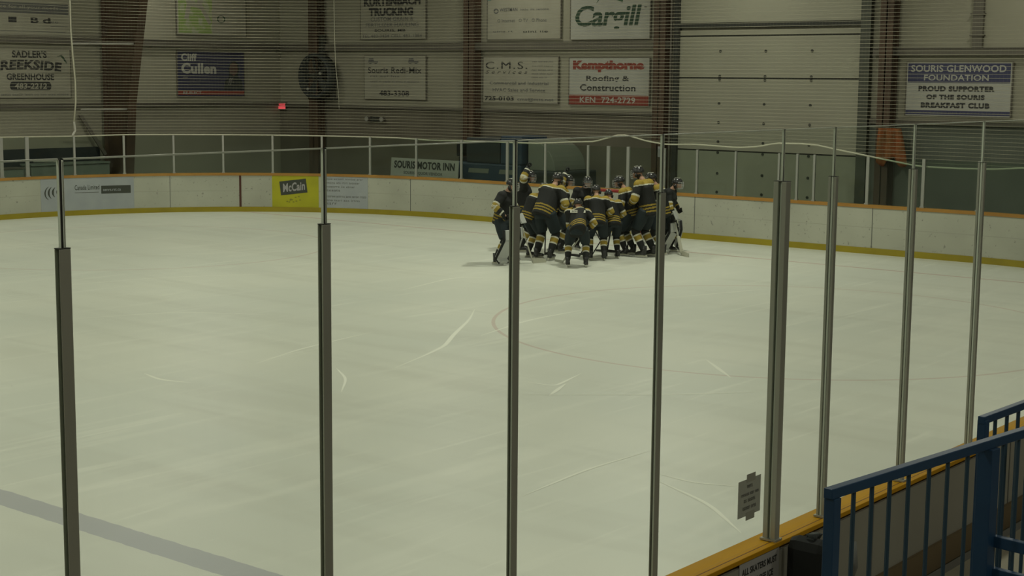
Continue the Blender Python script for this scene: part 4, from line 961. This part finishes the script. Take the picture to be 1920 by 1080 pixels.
    for s in (-1,1):
        fd=(grip[s]-elb[s]).normalized()
        sd2=(heel-top) if top is not None and raise_arm!=s else Vector((s,0.2,0))
        glove(r,grip[s],fd,sd2,k*1.0,s>0,(M['black'],M['cream'] if s>0 else M['gold']))
    if goalie:
        b=MB(); fd=(grip[-sd_]-elb[-sd_]).normalized(); b.bar(grip[-sd_]-fd*.22*k+V(0,.06,0),grip[-sd_]+V(0,.07,0),.22*k,.04*k,upv=(0,1,0)); b.build('blocker',M['padwhite'],r,bevel=.01)
    if top is not None and sticklab:
        W=Matrix.Translation((base.x,base.y,0))@Matrix.Rotation(yaw-math.pi/2,4,'Z')
        dd=(heel-top).normalized()
        stick(W@(grip[-sd_]-dd*.08*k),W@heel,sticklab,goalie,'stickpale' if (stick_pale or goalie) else 'stickblack',side=sd_)
    return r
player(942,495,1.86,12,R_(-78),'goaltender with white leg pads standing at the left end of the huddle',goalie=True,yoke=False,seed=1,sticklab='pale goaltender stick at the left end of the huddle')
player(976,472,1.88,8,None,'tall player with a raised glove behind the goaltender on the left',raise_arm=1,yoke=False,seed=3,turn=0)
player(996,484,1.72,26,None,'player in gold-shouldered jersey leaning in right of the left goaltender',seed=5,turn=-10,sticklab='stick of the player leaning in beside the left goaltender')
player(1023,487,2.02,34,None,'broad player with a dark back in the left half of the huddle',seed=7,yoke=True,turn=0,sticklab='stick of the broad player in the left half')
player(1047,474,1.80,10,None,'player lifting one black glove high above the helmets',raise_arm=1,seed=9,turn=-15)
player(1082,500,1.72,52,None,'nearest player bending far forward in front of the huddle',seed=4,yoke=True,turn=5,crouch=.5,stance=.2,namebar=True,sticklab='pale stick beside the bending front player',stick_pale=True)
player(1092,468,1.74,14,None,'player in all black seen behind the bending front player',seed=13,yoke=False,turn=10,sticklab='stick held up behind the bending front player')
player(1119,488,1.70,26,None,'short player with gold shoulders and three waist stripes in the middle',seed=6,turn=0,sticklab='stick of the short gold-shouldered player')
player(1148,485,1.58,28,None,'smallest player with striped helmet right of the middle',seed=8,yoke=True,turn=-5,sticklab='stick of the smallest player')
player(1179,479,1.82,16,None,'player with gold sleeve between the smallest and the tallest one',seed=17,turn=12,sticklab='stick held between the smallest and the tallest player')
player(1211,482,2.05,12,None,'tallest player with gold collar in the right half of the huddle',seed=10,turn=0,sticklab='stick of the tallest player')
player(1236,477,1.88,12,None,'player mostly hidden behind the glass post right of the tallest one',seed=15,turn=0)
player(1247,474,1.76,16,R_(-70),'goaltender with white pads at the right end of the huddle',goalie=True,yoke=False,seed=2,stance=.28,sticklab='white goaltender stick resting on the ice at the right end')
